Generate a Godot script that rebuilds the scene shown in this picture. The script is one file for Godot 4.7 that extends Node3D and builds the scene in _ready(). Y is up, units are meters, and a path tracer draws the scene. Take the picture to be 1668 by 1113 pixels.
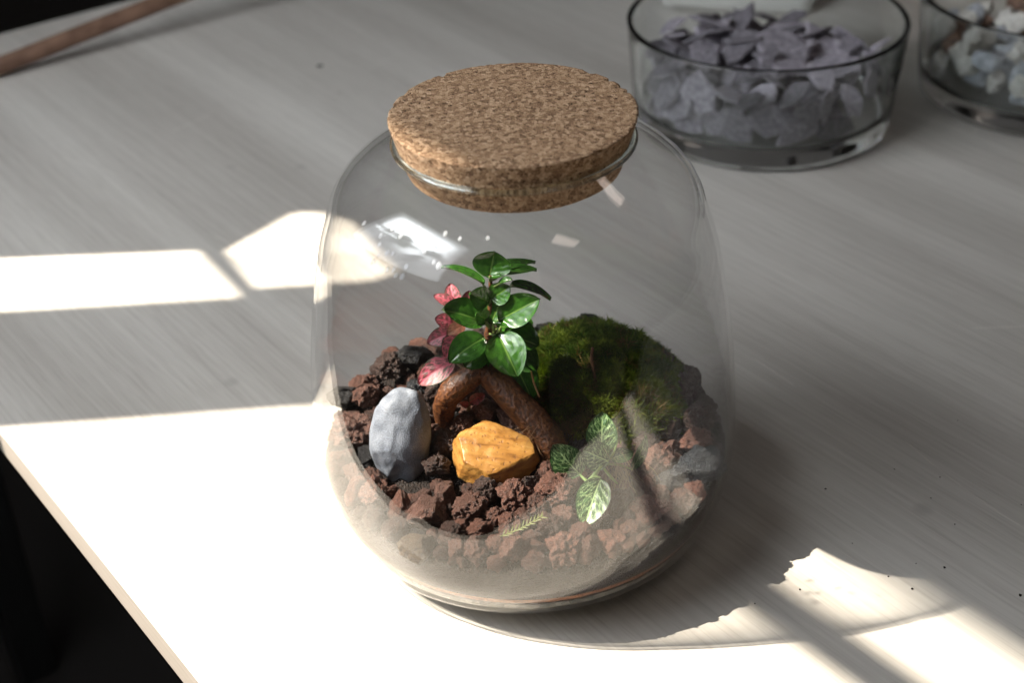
extends Node3D
# A corked glass terrarium on a pale wooden table in window light.

var names := {}
var rng := RandomNumberGenerator.new()

# profile of the jar's outside: radius at height
const PH := [0.0, 0.0092, 0.0229, 0.0458, 0.0802, 0.1145, 0.1489, 0.1832, 0.2107, 0.2278]
const PR := [0.0662, 0.0970, 0.1072, 0.1132, 0.1131, 0.1103, 0.1052, 0.0969, 0.0835, 0.0593]
const U := Vector3(0.5886, 0, 0.8084)    # along the table's grain, towards the viewer
const W := Vector3(0.8084, 0, -0.5886)   # across the grain
const SUN := Vector3(-0.6632, 0.7470, -0.0464)   # towards the sun
const WALL := 0.605                       # how far the window stands from the jar
const LAMP_AWAY := 12.0


# ---------------------------------------------------------------- geometry
class Geo:
	var v := PackedVector3Array()
	var idx := PackedInt32Array()
	var uv := PackedVector2Array()

	func add(p: Vector3, t := Vector2.ZERO) -> int:
		v.append(p)
		uv.append(t)
		return v.size() - 1

	func tri(a: int, b: int, c: int) -> void:
		idx.append(a)
		idx.append(b)
		idx.append(c)

	func quad(a: int, b: int, c: int, d: int) -> void:
		tri(a, b, c)
		tri(a, c, d)

	func flat_quad(a: Vector3, b: Vector3, c: Vector3, d: Vector3, ta := Vector2.ZERO, tb := Vector2.ZERO, tc := Vector2.ZERO, td := Vector2.ZERO) -> void:
		quad(add(a, ta), add(b, tb), add(c, tc), add(d, td))

	func join(o: Geo) -> void:
		var n := v.size()
		v.append_array(o.v)
		uv.append_array(o.uv)
		for i in o.idx:
			idx.append(i + n)

	func volume() -> float:
		var s := 0.0
		for i in range(0, idx.size(), 3):
			s += v[idx[i]].dot(v[idx[i + 1]].cross(v[idx[i + 2]]))
		return s

	func mesh(orient := true) -> ArrayMesh:
		if orient and volume() < 0.0:
			flip()
		var n := PackedVector3Array()
		n.resize(v.size())
		var out := PackedInt32Array()
		out.resize(idx.size())
		for i in range(0, idx.size(), 3):
			var a := idx[i]
			var b := idx[i + 1]
			var c := idx[i + 2]
			var f := (v[b] - v[a]).cross(v[c] - v[a])
			n[a] += f
			n[b] += f
			n[c] += f
			out[i] = a
			out[i + 1] = c
			out[i + 2] = b
		for i in n.size():
			n[i] = n[i].normalized() if n[i].length_squared() > 1e-30 else Vector3.UP
		var arr := []
		arr.resize(Mesh.ARRAY_MAX)
		arr[Mesh.ARRAY_VERTEX] = v
		arr[Mesh.ARRAY_NORMAL] = n
		arr[Mesh.ARRAY_TEX_UV] = uv
		arr[Mesh.ARRAY_INDEX] = out
		var m := ArrayMesh.new()
		m.add_surface_from_arrays(Mesh.PRIMITIVE_TRIANGLES, arr)
		return m

	func flip() -> void:
		for i in range(0, idx.size(), 3):
			var t := idx[i + 1]
			idx[i + 1] = idx[i + 2]
			idx[i + 2] = t


func lathe(profile: PackedVector2Array, seg := 96) -> Geo:
	var g := Geo.new()
	var n := profile.size()
	for k in seg + 1:
		var a := TAU * k / seg
		for i in n:
			g.add(Vector3(profile[i].x * cos(a), profile[i].y, profile[i].x * sin(a)), Vector2(float(k) / seg, float(i) / n))
	# weld the seam: the last column repeats the first
	for k in seg:
		var k2 := (k + 1) % seg
		for i in n - 1:
			g.quad(k * n + i, k * n + i + 1, k2 * n + i + 1, k2 * n + i)
	return g


func tube(pts: Array, radii: Array, seg := 8, wob := 0.0, nz: FastNoiseLite = null) -> Geo:
	var g := Geo.new()
	var fine: Array = []
	var fr: Array = []
	var sub := 5 if pts.size() > 2 else 1
	for i in pts.size() - 1:
		var p0: Vector3 = pts[max(i - 1, 0)]
		var p1: Vector3 = pts[i]
		var p2: Vector3 = pts[i + 1]
		var p3: Vector3 = pts[min(i + 2, pts.size() - 1)]
		for s in sub:
			var t := float(s) / sub
			fine.append(p1.cubic_interpolate(p2, p0, p3, t))
			fr.append(lerpf(radii[i], radii[i + 1], t))
	fine.append(pts[-1])
	fr.append(radii[-1])
	var side := Vector3.ZERO
	for i in fine.size():
		var d: Vector3 = (fine[min(i + 1, fine.size() - 1)] - fine[max(i - 1, 0)]).normalized()
		if side == Vector3.ZERO:
			side = d.cross(Vector3(0.3, 0.5, 0.8)).normalized()
		side = (side - d * side.dot(d)).normalized()
		var up := d.cross(side)
		for k in seg:
			var a := TAU * k / seg
			var dir := side * cos(a) + up * sin(a)
			var r: float = fr[i]
			var p: Vector3 = fine[i] + dir * r
			if nz:
				p += dir * r * wob * nz.get_noise_3dv(p * 1000.0)
			g.add(p, Vector2(float(k) / seg, float(i) / fine.size()))
	for i in fine.size() - 1:
		for k in seg:
			var k2 := (k + 1) % seg
			g.quad(i * seg + k, i * seg + k2, (i + 1) * seg + k2, (i + 1) * seg + k)
	var a0 := g.add(fine[0])
	var a1 := g.add(fine[-1])
	var last := (fine.size() - 1) * seg
	for k in seg:
		g.tri(a0, (k + 1) % seg, k)
		g.tri(a1, last + k, last + (k + 1) % seg)
	return g


var ico_cache := {}

func ico(level: int) -> Array:
	if ico_cache.has(level):
		return ico_cache[level]
	var v: Array = []
	var f: Array = []
	if level == 0:
		var t := (1.0 + sqrt(5.0)) / 2.0
		for p in [[-1, t, 0], [1, t, 0], [-1, -t, 0], [1, -t, 0], [0, -1, t], [0, 1, t], [0, -1, -t], [0, 1, -t], [t, 0, -1], [t, 0, 1], [-t, 0, -1], [-t, 0, 1]]:
			v.append(Vector3(p[0], p[1], p[2]).normalized())
		f = [0, 11, 5, 0, 5, 1, 0, 1, 7, 0, 7, 10, 0, 10, 11, 1, 5, 9, 5, 11, 4, 11, 10, 2, 10, 7, 6, 7, 1, 8, 3, 9, 4, 3, 4, 2, 3, 2, 6, 3, 6, 8, 3, 8, 9, 4, 9, 5, 2, 4, 11, 6, 2, 10, 8, 6, 7, 9, 8, 1]
	else:
		var prev := ico(level - 1)
		v = prev[0].duplicate()
		var mid := {}
		var pf: Array = prev[1]
		for i in range(0, pf.size(), 3):
			var m := []
			for e in 3:
				var a: int = pf[i + e]
				var b: int = pf[i + (e + 1) % 3]
				var key := mini(a, b) * 100000 + maxi(a, b)
				if not mid.has(key):
					mid[key] = v.size()
					v.append(((v[a] as Vector3) + (v[b] as Vector3)).normalized())
				m.append(mid[key])
			f.append_array([pf[i], m[0], m[2], pf[i + 1], m[1], m[0], pf[i + 2], m[2], m[1], m[0], m[1], m[2]])
	ico_cache[level] = [v, f]
	return ico_cache[level]


# a stone: a unit ball cut by planes, dented by noise, then scaled
func stone(seed_: int, level: int, radii: Vector3, cuts: int, cut_lo: float, cut_hi: float, low: float, mid: float, pit: float, mid_f := 3.0, pit_f := 5.0) -> Geo:
	var r := RandomNumberGenerator.new()
	r.seed = seed_
	var planes := []
	for i in cuts:
		var d := Vector3(r.randfn(), r.randfn(), r.randfn()).normalized()
		planes.append([d, r.randf_range(cut_lo, cut_hi)])
	var n1 := noise(FastNoiseLite.TYPE_SIMPLEX_SMOOTH, 1.1, 2, seed_)
	var n2 := noise(FastNoiseLite.TYPE_SIMPLEX_SMOOTH, mid_f, 3, seed_ + 7)
	var n3 := noise(FastNoiseLite.TYPE_CELLULAR, pit_f, 1, seed_ + 13)
	n3.cellular_return_type = FastNoiseLite.RETURN_DISTANCE
	var ball := ico(level)
	var g := Geo.new()
	for p: Vector3 in ball[0]:
		var k := 1.0
		for c in planes:
			var h: float = p.dot(c[0])
			if h > c[1]:
				k = minf(k, c[1] / h)
		k *= 1.0 + low * n1.get_noise_3dv(p) + mid * n2.get_noise_3dv(p) + pit * (-n3.get_noise_3dv(p) - 0.5) + pit * 0.35 * n2.get_noise_3dv(p * 3.1)
		g.add(p * k * radii, Vector2(atan2(p.z, p.x) / TAU + 0.5, p.y * 0.5 + 0.5))
	for i in range(0, ball[1].size(), 3):
		g.tri(ball[1][i], ball[1][i + 1], ball[1][i + 2])
	return g


func leaf(base: Vector3, tip: Vector3, width: float, facing: Vector3, cup := 0.1, bow := 0.1, shape := 0.85, pillow := 0.012, notch := 0.0) -> Geo:
	var g := Geo.new()
	var axis := tip - base
	var length := axis.length()
	var side := axis.cross(facing).normalized()
	var n := side.cross(axis).normalized()
	if n.dot(facing) < 0.0:
		n = -n
	var ns := 26
	var nt := 14
	for i in ns + 1:
		var s := float(i) / ns
		var w := width * 0.5 * pow(maxf(sin(PI * pow(s, shape)), 0.0), 0.62)
		for j in nt + 1:
			var t := float(j) / nt * 2.0 - 1.0
			var c := base + axis * s + n * bow * length * (4.0 * s * (1.0 - s))
			var lift := cup * width * t * t - 0.035 * width * exp(-t * t * 60.0)
			lift += pillow * width * 2.0 * sin((s - 0.3 * absf(t)) * TAU * 5.0) * absf(t) * (1.0 - absf(t)) * 4.0
			if notch > 0.0:
				c -= axis * notch * exp(-t * t * 14.0) * smoothstep(0.6, 1.0, s)
			g.add(c + side * w * t + n * lift, Vector2(t * 0.5 + 0.5, s))
	for i in ns:
		for j in nt:
			var a := i * (nt + 1) + j
			g.quad(a, a + 1, a + nt + 2, a + nt + 1)
	return g


func box_geo(size: Vector3, ch: float) -> Geo:
	# a box with chamfered edges, base on y = 0
	var loops := []
	for lv in [[ch, 0.0], [0.0, ch], [0.0, size.y - ch], [ch, size.y]]:
		loops.append(rounded_loop(size.x * 0.5 - lv[0], size.z * 0.5 - lv[0], ch * 1.5, lv[1], 2))
	return loft(loops, true)


func rounded_loop(hx: float, hz: float, r: float, y: float, n := 6) -> PackedVector3Array:
	var out := PackedVector3Array()
	for q in 4:
		var cx := (hx - r) * (1 if q in [0, 3] else -1)
		var cz := (hz - r) * (1 if q in [0, 1] else -1)
		for k in n + 1:
			var a := PI / 2 * (q + float(k) / n)
			out.append(Vector3(cx + r * cos(a), y, cz + r * sin(a)))
	return out


func loft(loops: Array, capped: bool) -> Geo:
	var g := Geo.new()
	var n: int = loops[0].size()
	for l: PackedVector3Array in loops:
		for p in l:
			g.add(p, Vector2(p.x + p.y, p.z))
	for i in loops.size() - 1:
		for k in n:
			var k2 := (k + 1) % n
			g.quad(i * n + k, i * n + k2, (i + 1) * n + k2, (i + 1) * n + k)
	if capped:
		for e in [0, loops.size() - 1]:
			var m := Vector3.ZERO
			var first := g.v.size()
			for p: Vector3 in loops[e]:
				m += p / n
				g.add(p, Vector2(p.x, p.z))
			var c := g.add(m, Vector2(m.x, m.z))
			for k in n:
				if e == 0:
					g.tri(c, first + (k + 1) % n, first + k)
				else:
					g.tri(c, first + k, first + (k + 1) % n)
	return g


# ---------------------------------------------------------------- naming
func numbered(called: String) -> String:
	names[called] = names.get(called, -1) + 1
	return called if names[called] == 0 else "%s_%03d" % [called, names[called]]


func tag(o: Node3D, label: String, category: String, group := "", kind := "") -> Node3D:
	o.set_meta("label", label)
	if category:
		o.set_meta("category", category)
	if group:
		o.set_meta("group", group)
	if kind:
		o.set_meta("kind", kind)
	return o


func thing(called: String, at := Vector3.ZERO) -> Node3D:
	var o := Node3D.new()
	o.name = numbered(called)
	add_child(o)
	o.position = at
	return o


func part(called: String, m: Mesh, mat: Material, parent: Node3D = null, at := Transform3D()) -> MeshInstance3D:
	var o := MeshInstance3D.new()
	o.name = called if parent else numbered(called)
	o.mesh = m
	o.material_override = mat
	o.transform = at
	(parent if parent else self).add_child(o, true)
	return o


# ---------------------------------------------------------------- textures and materials
func noise(type: int, freq: float, oct := 1, seed_ := 1) -> FastNoiseLite:
	var n := FastNoiseLite.new()
	n.noise_type = type
	n.frequency = freq
	n.seed = seed_
	n.fractal_type = FastNoiseLite.FRACTAL_FBM if oct > 1 else FastNoiseLite.FRACTAL_NONE
	n.fractal_octaves = oct
	return n


func bytes_of(n: FastNoiseLite, w: int, h: int, seamless := true) -> PackedByteArray:
	var im := n.get_seamless_image(w, h) if seamless else n.get_image(w, h)
	im.convert(Image.FORMAT_L8)
	return im.get_data()


func lut(stops: Array) -> PackedByteArray:
	# stops: [place, linear colour] in rising order
	var out := PackedByteArray()
	for i in 256:
		var x := i / 255.0
		var c: Color = stops[0][1]
		for k in stops.size() - 1:
			if x >= stops[k][0]:
				c = (stops[k][1] as Color).lerp(stops[k + 1][1], clampf((x - stops[k][0]) / (stops[k + 1][0] - stops[k][0]), 0, 1))
		c = c.linear_to_srgb()
		out.append_array([int(clampf(c.r, 0, 1) * 255), int(clampf(c.g, 0, 1) * 255), int(clampf(c.b, 0, 1) * 255)])
	return out


func tex(rgb: PackedByteArray, w: int, h: int) -> ImageTexture:
	return ImageTexture.create_from_image(Image.create_from_data(w, h, false, Image.FORMAT_RGB8, rgb))


func grey_tex(b: PackedByteArray, w: int, h: int) -> ImageTexture:
	return ImageTexture.create_from_image(Image.create_from_data(w, h, false, Image.FORMAT_L8, b))


func ramped(b: PackedByteArray, w: int, h: int, stops: Array) -> ImageTexture:
	var l := lut(stops)
	var out := PackedByteArray()
	out.resize(b.size() * 3)
	for i in b.size():
		var k := b[i] * 3
		out[i * 3] = l[k]
		out[i * 3 + 1] = l[k + 1]
		out[i * 3 + 2] = l[k + 2]
	return tex(out, w, h)


func lin(r: float, g: float, b: float) -> Color:
	return Color(r, g, b).linear_to_srgb()


func mat(c: Color, rough: float, spec := 0.5) -> StandardMaterial3D:
	var m := StandardMaterial3D.new()
	m.albedo_color = c
	m.roughness = rough
	m.metallic_specular = spec
	return m


func tri_mat(albedo: Texture2D, height: Texture2D, per_metre: float, rough: float, bump_cm: float, spec := 0.5) -> StandardMaterial3D:
	var m := mat(Color.WHITE, rough, spec)
	m.albedo_texture = albedo
	m.uv1_triplanar = true
	m.uv1_scale = Vector3.ONE * per_metre
	m.uv1_triplanar_sharpness = 4.0
	if height:
		m.heightmap_enabled = true
		m.heightmap_texture = height
		m.heightmap_scale = bump_cm
	return m


func mix3(a: Color, b: Color, t: float) -> Color:
	return a.lerp(b, clampf(t, 0, 1))


func leaf_texture(mode: String, w := 192, h := 320) -> ImageTexture:
	var cell := noise(FastNoiseLite.TYPE_CELLULAR, 1.0, 1, 5)
	cell.cellular_return_type = FastNoiseLite.RETURN_DISTANCE2_SUB
	cell.cellular_jitter = 0.9
	var tone := noise(FastNoiseLite.TYPE_SIMPLEX_SMOOTH, 3.0, 3, 9)
	var out := PackedByteArray()
	out.resize(w * h * 3)
	for y in h:
		var s := (y + 0.5) / h
		for x in w:
			var t := (x + 0.5) / w * 2.0 - 1.0
			var a := absf(t)
			var n := tone.get_noise_2d(t, s * 1.6)
			var warp := 0.05 * tone.get_noise_2d(t * 2.0 + 9.0, s * 3.0)
			var midrib := 1.0 - smoothstep(0.02, 0.06, a)
			var ph := fposmod((s - 0.42 * a + warp) * (8.0 if mode == "ficus" else 7.0) + (0.5 if t > 0 else 0.0), 1.0)
			var lateral := 1.0 - smoothstep(0.02, 0.075, absf(ph - 0.5) * (1.0 + 0.9 * a))
			var c := Color()
			if mode == "ficus":
				c = mix3(Color(0.018, 0.075, 0.009), Color(0.045, 0.140, 0.016), 0.5 + n * 0.9)
				c = mix3(c, Color(0.085, 0.190, 0.035), lateral * 0.14 * (1.0 - a * 0.6))
				c = mix3(c, Color(0.160, 0.270, 0.060), midrib * 0.75)
			else:
				var net := cell.get_noise_2d(t * 3.0 + warp * 9.0, (s - 0.42 * a) * 7.0)   # about -1 on the edges of the cells
				var edge := 1.0 - smoothstep(-0.975, -0.875, net)
				var vein := maxf(maxf(midrib, lateral), edge * 0.95)
				if mode == "green":
					var dark := mix3(Color(0.010, 0.048, 0.009), Color(0.022, 0.085, 0.018), 0.5 + n)
					c = mix3(dark, Color(0.34, 0.48, 0.22), vein * (1.0 - smoothstep(0.80, 0.97, a) * 0.8))
				else:
					var pink := mix3(Color(0.36, 0.050, 0.085), Color(0.50, 0.11, 0.15), 0.5 + n)
					var streak := smoothstep(-0.86, -0.68, net) * smoothstep(0.06, 0.2, a) * 0.92
					c = mix3(pink, Color(0.045, 0.035, 0.018), streak * (1.0 - midrib))
					c = mix3(c, Color(0.03, 0.05, 0.02), smoothstep(0.90, 0.97, a))
			c = c.linear_to_srgb()
			var k := (y * w + x) * 3
			out[k] = int(clampf(c.r, 0, 1) * 255)
			out[k + 1] = int(clampf(c.g, 0, 1) * 255)
			out[k + 2] = int(clampf(c.b, 0, 1) * 255)
	return tex(out, w, h)


func leaf_mat(t: Texture2D, rough: float, back: Color) -> StandardMaterial3D:
	var m := mat(Color.WHITE, rough, 0.55)
	m.albedo_texture = t
	m.texture_repeat = false
	m.backlight_enabled = true
	m.backlight = back
	m.cull_mode = BaseMaterial3D.CULL_DISABLED
	return m


func glass_pane() -> StandardMaterial3D:
	var m := mat(Color(0.03, 0.035, 0.035, 0.04), 0.0)
	m.transparency = BaseMaterial3D.TRANSPARENCY_ALPHA
	m.cull_mode = BaseMaterial3D.CULL_DISABLED
	return m


func solid_glass(c: Color) -> StandardMaterial3D:
	var m := mat(c, 0.0)
	m.refraction_enabled = true
	m.refraction_scale = 0.05
	return m


# ---------------------------------------------------------------- shapes of this place
func jar_r(h: float) -> float:
	var n := PH.size()
	h = clampf(h, 0.0, PH[n - 1])
	var i := 0
	while i < n - 2 and h >= PH[i + 1]:
		i += 1
	var m := [0.0, 0.0]
	for e in 2:
		var k := i + e
		var kk := clampi(k, 1, n - 2)
		var d0: float = (PR[kk] - PR[kk - 1]) / (PH[kk] - PH[kk - 1])
		var d1: float = (PR[kk + 1] - PR[kk]) / (PH[kk + 1] - PH[kk])
		var a: float = PH[kk] - PH[kk - 1]
		var b: float = PH[kk + 1] - PH[kk]
		m[e] = (d0 * b + d1 * a) / (a + b)
		if k == 0:
			m[e] = 2.0 * d0 - m[e]
		if k == n - 1:
			m[e] = 2.0 * d1 - m[e]
	var hh: float = PH[i + 1] - PH[i]
	var u := (h - float(PH[i])) / hh
	return (2 * u * u * u - 3 * u * u + 1) * PR[i] + (u * u * u - 2 * u * u + u) * hh * m[0] + (3 * u * u - 2 * u * u * u) * PR[i + 1] + (u * u * u - u * u) * hh * m[1]


func inside_r(h: float) -> float:
	return jar_r(h) - 0.0044


func moss_q(x: float, z: float) -> float:
	return pow((x - 0.044) / 0.049, 2.0) + pow((z + 0.033) / 0.049, 2.0)


func moss_h(x: float, z: float) -> float:
	var q := moss_q(x, z)
	return 0.046 + 0.040 * sqrt(maxf(0.0, 1.0 - q)) * (1.0 - 0.28 * clampf((x - 0.03) / 0.05, -0.5, 1.0))


func soil_h(x: float, z: float) -> float:
	var h := 0.0445
	h += 0.012 * exp(-(pow((x + 0.055) / 0.035, 2.0) + pow((z + 0.055) / 0.03, 2.0)))
	h += 0.010 * exp(-(pow((x + 0.015) / 0.03, 2.0) + pow((z + 0.02) / 0.03, 2.0)))
	h += 0.004 * exp(-(pow((x - 0.085) / 0.03, 2.0) + pow((z + 0.03) / 0.04, 2.0)))
	h += 0.004 * exp(-(x * x + z * z) / 0.004)
	return h


func on_wall(t: Vector2) -> Vector2:
	# where the light that would reach (x, z) on the table passes the window, as (along U, height)
	var p := Vector3(t.x, 0, t.y)
	var l := SUN * LAMP_AWAY
	var n := Vector3(-0.8084, 0, 0.5886)
	var d := l - p
	var s := (WALL - p.dot(n)) / d.dot(n)
	var q := p + d * s
	return Vector2(q.dot(U), q.y)


func _ready() -> void:
	rng.seed = 20240611
	setup_view()
	setup_light()
	build_table()
	build_background()
	build_jar()
	build_soil()
	build_stones()
	build_gravel()
	build_moss()
	build_bonsai()
	build_pink_plant()
	build_green_plant()
	build_crumbs()


func setup_view() -> void:
	var cam := Camera3D.new()
	cam.name = "camera"
	var u := Vector3(0.04206979, 0.83388772, -0.55032846)
	var r := Vector3(0.99911467, -0.03511257, 0.02317272)
	cam.transform = Transform3D(Basis(r, u, r.cross(u)), Vector3(-0.00496, 0.53, 0.63555))
	cam.near = 0.02
	cam.far = 60.0
	cam.fov = 26.645
	var a := CameraAttributesPhysical.new()
	a.frustum_focal_length = 50.674
	a.frustum_near = 0.02
	a.frustum_far = 60.0
	a.frustum_focus_distance = 0.75
	a.exposure_aperture = 7.1
	cam.attributes = a
	add_child(cam)
	cam.current = true


func setup_light() -> void:
	var env := Environment.new()
	env.background_mode = Environment.BG_COLOR
	env.background_color = lin(0.042, 0.0395, 0.0375)
	env.tonemap_mode = Environment.TONE_MAPPER_LINEAR
	env.tonemap_exposure = 1.0
	env.sdfgi_enabled = true
	env.ssao_enabled = true
	env.ssil_enabled = true
	var we := WorldEnvironment.new()
	we.name = "environment"
	we.environment = env
	add_child(we)
	# sunlight that comes in through the window
	var sun := SpotLight3D.new()
	sun.name = "sunlight"
	sun.light_energy = 7.2 * LAMP_AWAY * LAMP_AWAY
	sun.light_color = Color(1.0, 0.955, 0.88)
	sun.light_size = 0.055
	sun.spot_range = 16.0
	sun.spot_angle = 12.0
	sun.spot_attenuation = 2.0
	sun.spot_angle_attenuation = 0.1
	sun.shadow_enabled = true
	add_child(sun)
	sun.look_at_from_position(SUN * LAMP_AWAY, Vector3.ZERO, Vector3(0, 0, 1))
	# daylight from the window's panes
	var n := Vector3(-0.8084, 0, 0.5886)
	# two small lit panels under the ceiling, seen as pale marks in the glass
	for c in [[Vector3(0.575, 1.6, 0.515), Vector2(0.34, 0.16)], [Vector3(1.13, 1.6, -0.47), Vector2(0.30, 0.20)]]:
		var lamp_m := mat(Color(0.8, 0.8, 0.8), 0.6)
		lamp_m.emission_enabled = true
		lamp_m.emission = Color(1.0, 0.93, 0.88)
		lamp_m.emission_energy_multiplier = 2.2
		var lb := part("ceiling_lamp", box_geo(Vector3(c[1].x, 0.03, c[1].y), 0.004).mesh(), lamp_m, null, Transform3D(Basis(Vector3.UP, -0.3), c[0]))
		tag(lb, "small rectangular ceiling lamp above the table", "", "", "structure")
		var la := AreaLight3D.new()
		la.name = "ceiling_lamp_light"
		la.area_size = c[1]
		la.light_energy = 1.0 * c[1].x * c[1].y / PI
		la.light_color = Color(1.0, 0.93, 0.88)
		la.shadow_enabled = true
		add_child(la, true)
		la.look_at_from_position(c[0] + Vector3(0, -0.005, 0), c[0] + Vector3(0, -1, 0), Vector3(sin(-0.3), 0, cos(-0.3)))
	# a pane whose glow is the sky seen behind trees, and a light of its size
	var mid: Vector3 = n * (WALL - 0.03) + U * -0.36 + Vector3.UP * 0.72
	var size := Vector2(0.92, 0.82)
	var cloud := noise(FastNoiseLite.TYPE_SIMPLEX_SMOOTH, 4.0, 4, 17)
	var tw := 160
	var rgb := PackedByteArray()
	for y in tw:
		for x in tw:
			var px := (x + 0.5) / tw
			var py := 1.0 - (y + 0.5) / tw
			var k := cloud.get_noise_2d(px, py)
			var sky := smoothstep(0.48, 0.64, py + 0.34 * k) * smoothstep(0.02, 0.20, px) * smoothstep(0.98, 0.80, px) * smoothstep(1.0, 0.82, py)
			var gap := exp(-pow((px - 0.70) / 0.16, 2.0) - pow((py - 0.38) / 0.12, 2.0)) * smoothstep(-0.15, 0.15, k + 0.1)
			var v := clampf(0.06 + 0.94 * sky + 0.65 * gap + 0.05 * smoothstep(0.62, 0.30, py) * (1.0 + 0.6 * k), 0.0, 1.0)
			var c := Color(v * 0.925, v * 0.965, v).linear_to_srgb()
			rgb.append_array([int(c.r * 255), int(c.g * 255), int(c.b * 255)])
	var wm := mat(Color(0.02, 0.02, 0.02, 0.25), 0.0)
	wm.transparency = BaseMaterial3D.TRANSPARENCY_ALPHA
	wm.cull_mode = BaseMaterial3D.CULL_DISABLED
	wm.emission_enabled = true
	wm.emission_operator = BaseMaterial3D.EMISSION_OP_MULTIPLY
	wm.emission = Color.WHITE
	wm.emission_texture = tex(rgb, tw, tw)
	wm.emission_energy_multiplier = 52.0
	wm.texture_repeat = false
	var q := QuadMesh.new()
	q.size = size
	var pane := part("window_pane", q, wm, null, Transform3D(Basis(U, Vector3.UP, U.cross(Vector3.UP)), mid))
	tag(pane, "bright window pane in the wall left of the table", "", "", "structure")
	var l := AreaLight3D.new()
	l.name = "window_daylight"
	l.area_size = size
	l.area_normalize_energy = true
	l.light_energy = 1.2 * size.x * size.y / PI
	l.light_color = Color(0.96, 0.98, 1.0)
	l.shadow_enabled = true
	add_child(l, true)
	var at: Vector3 = mid - n * 0.01
	l.look_at_from_position(at, at - n)


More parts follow.
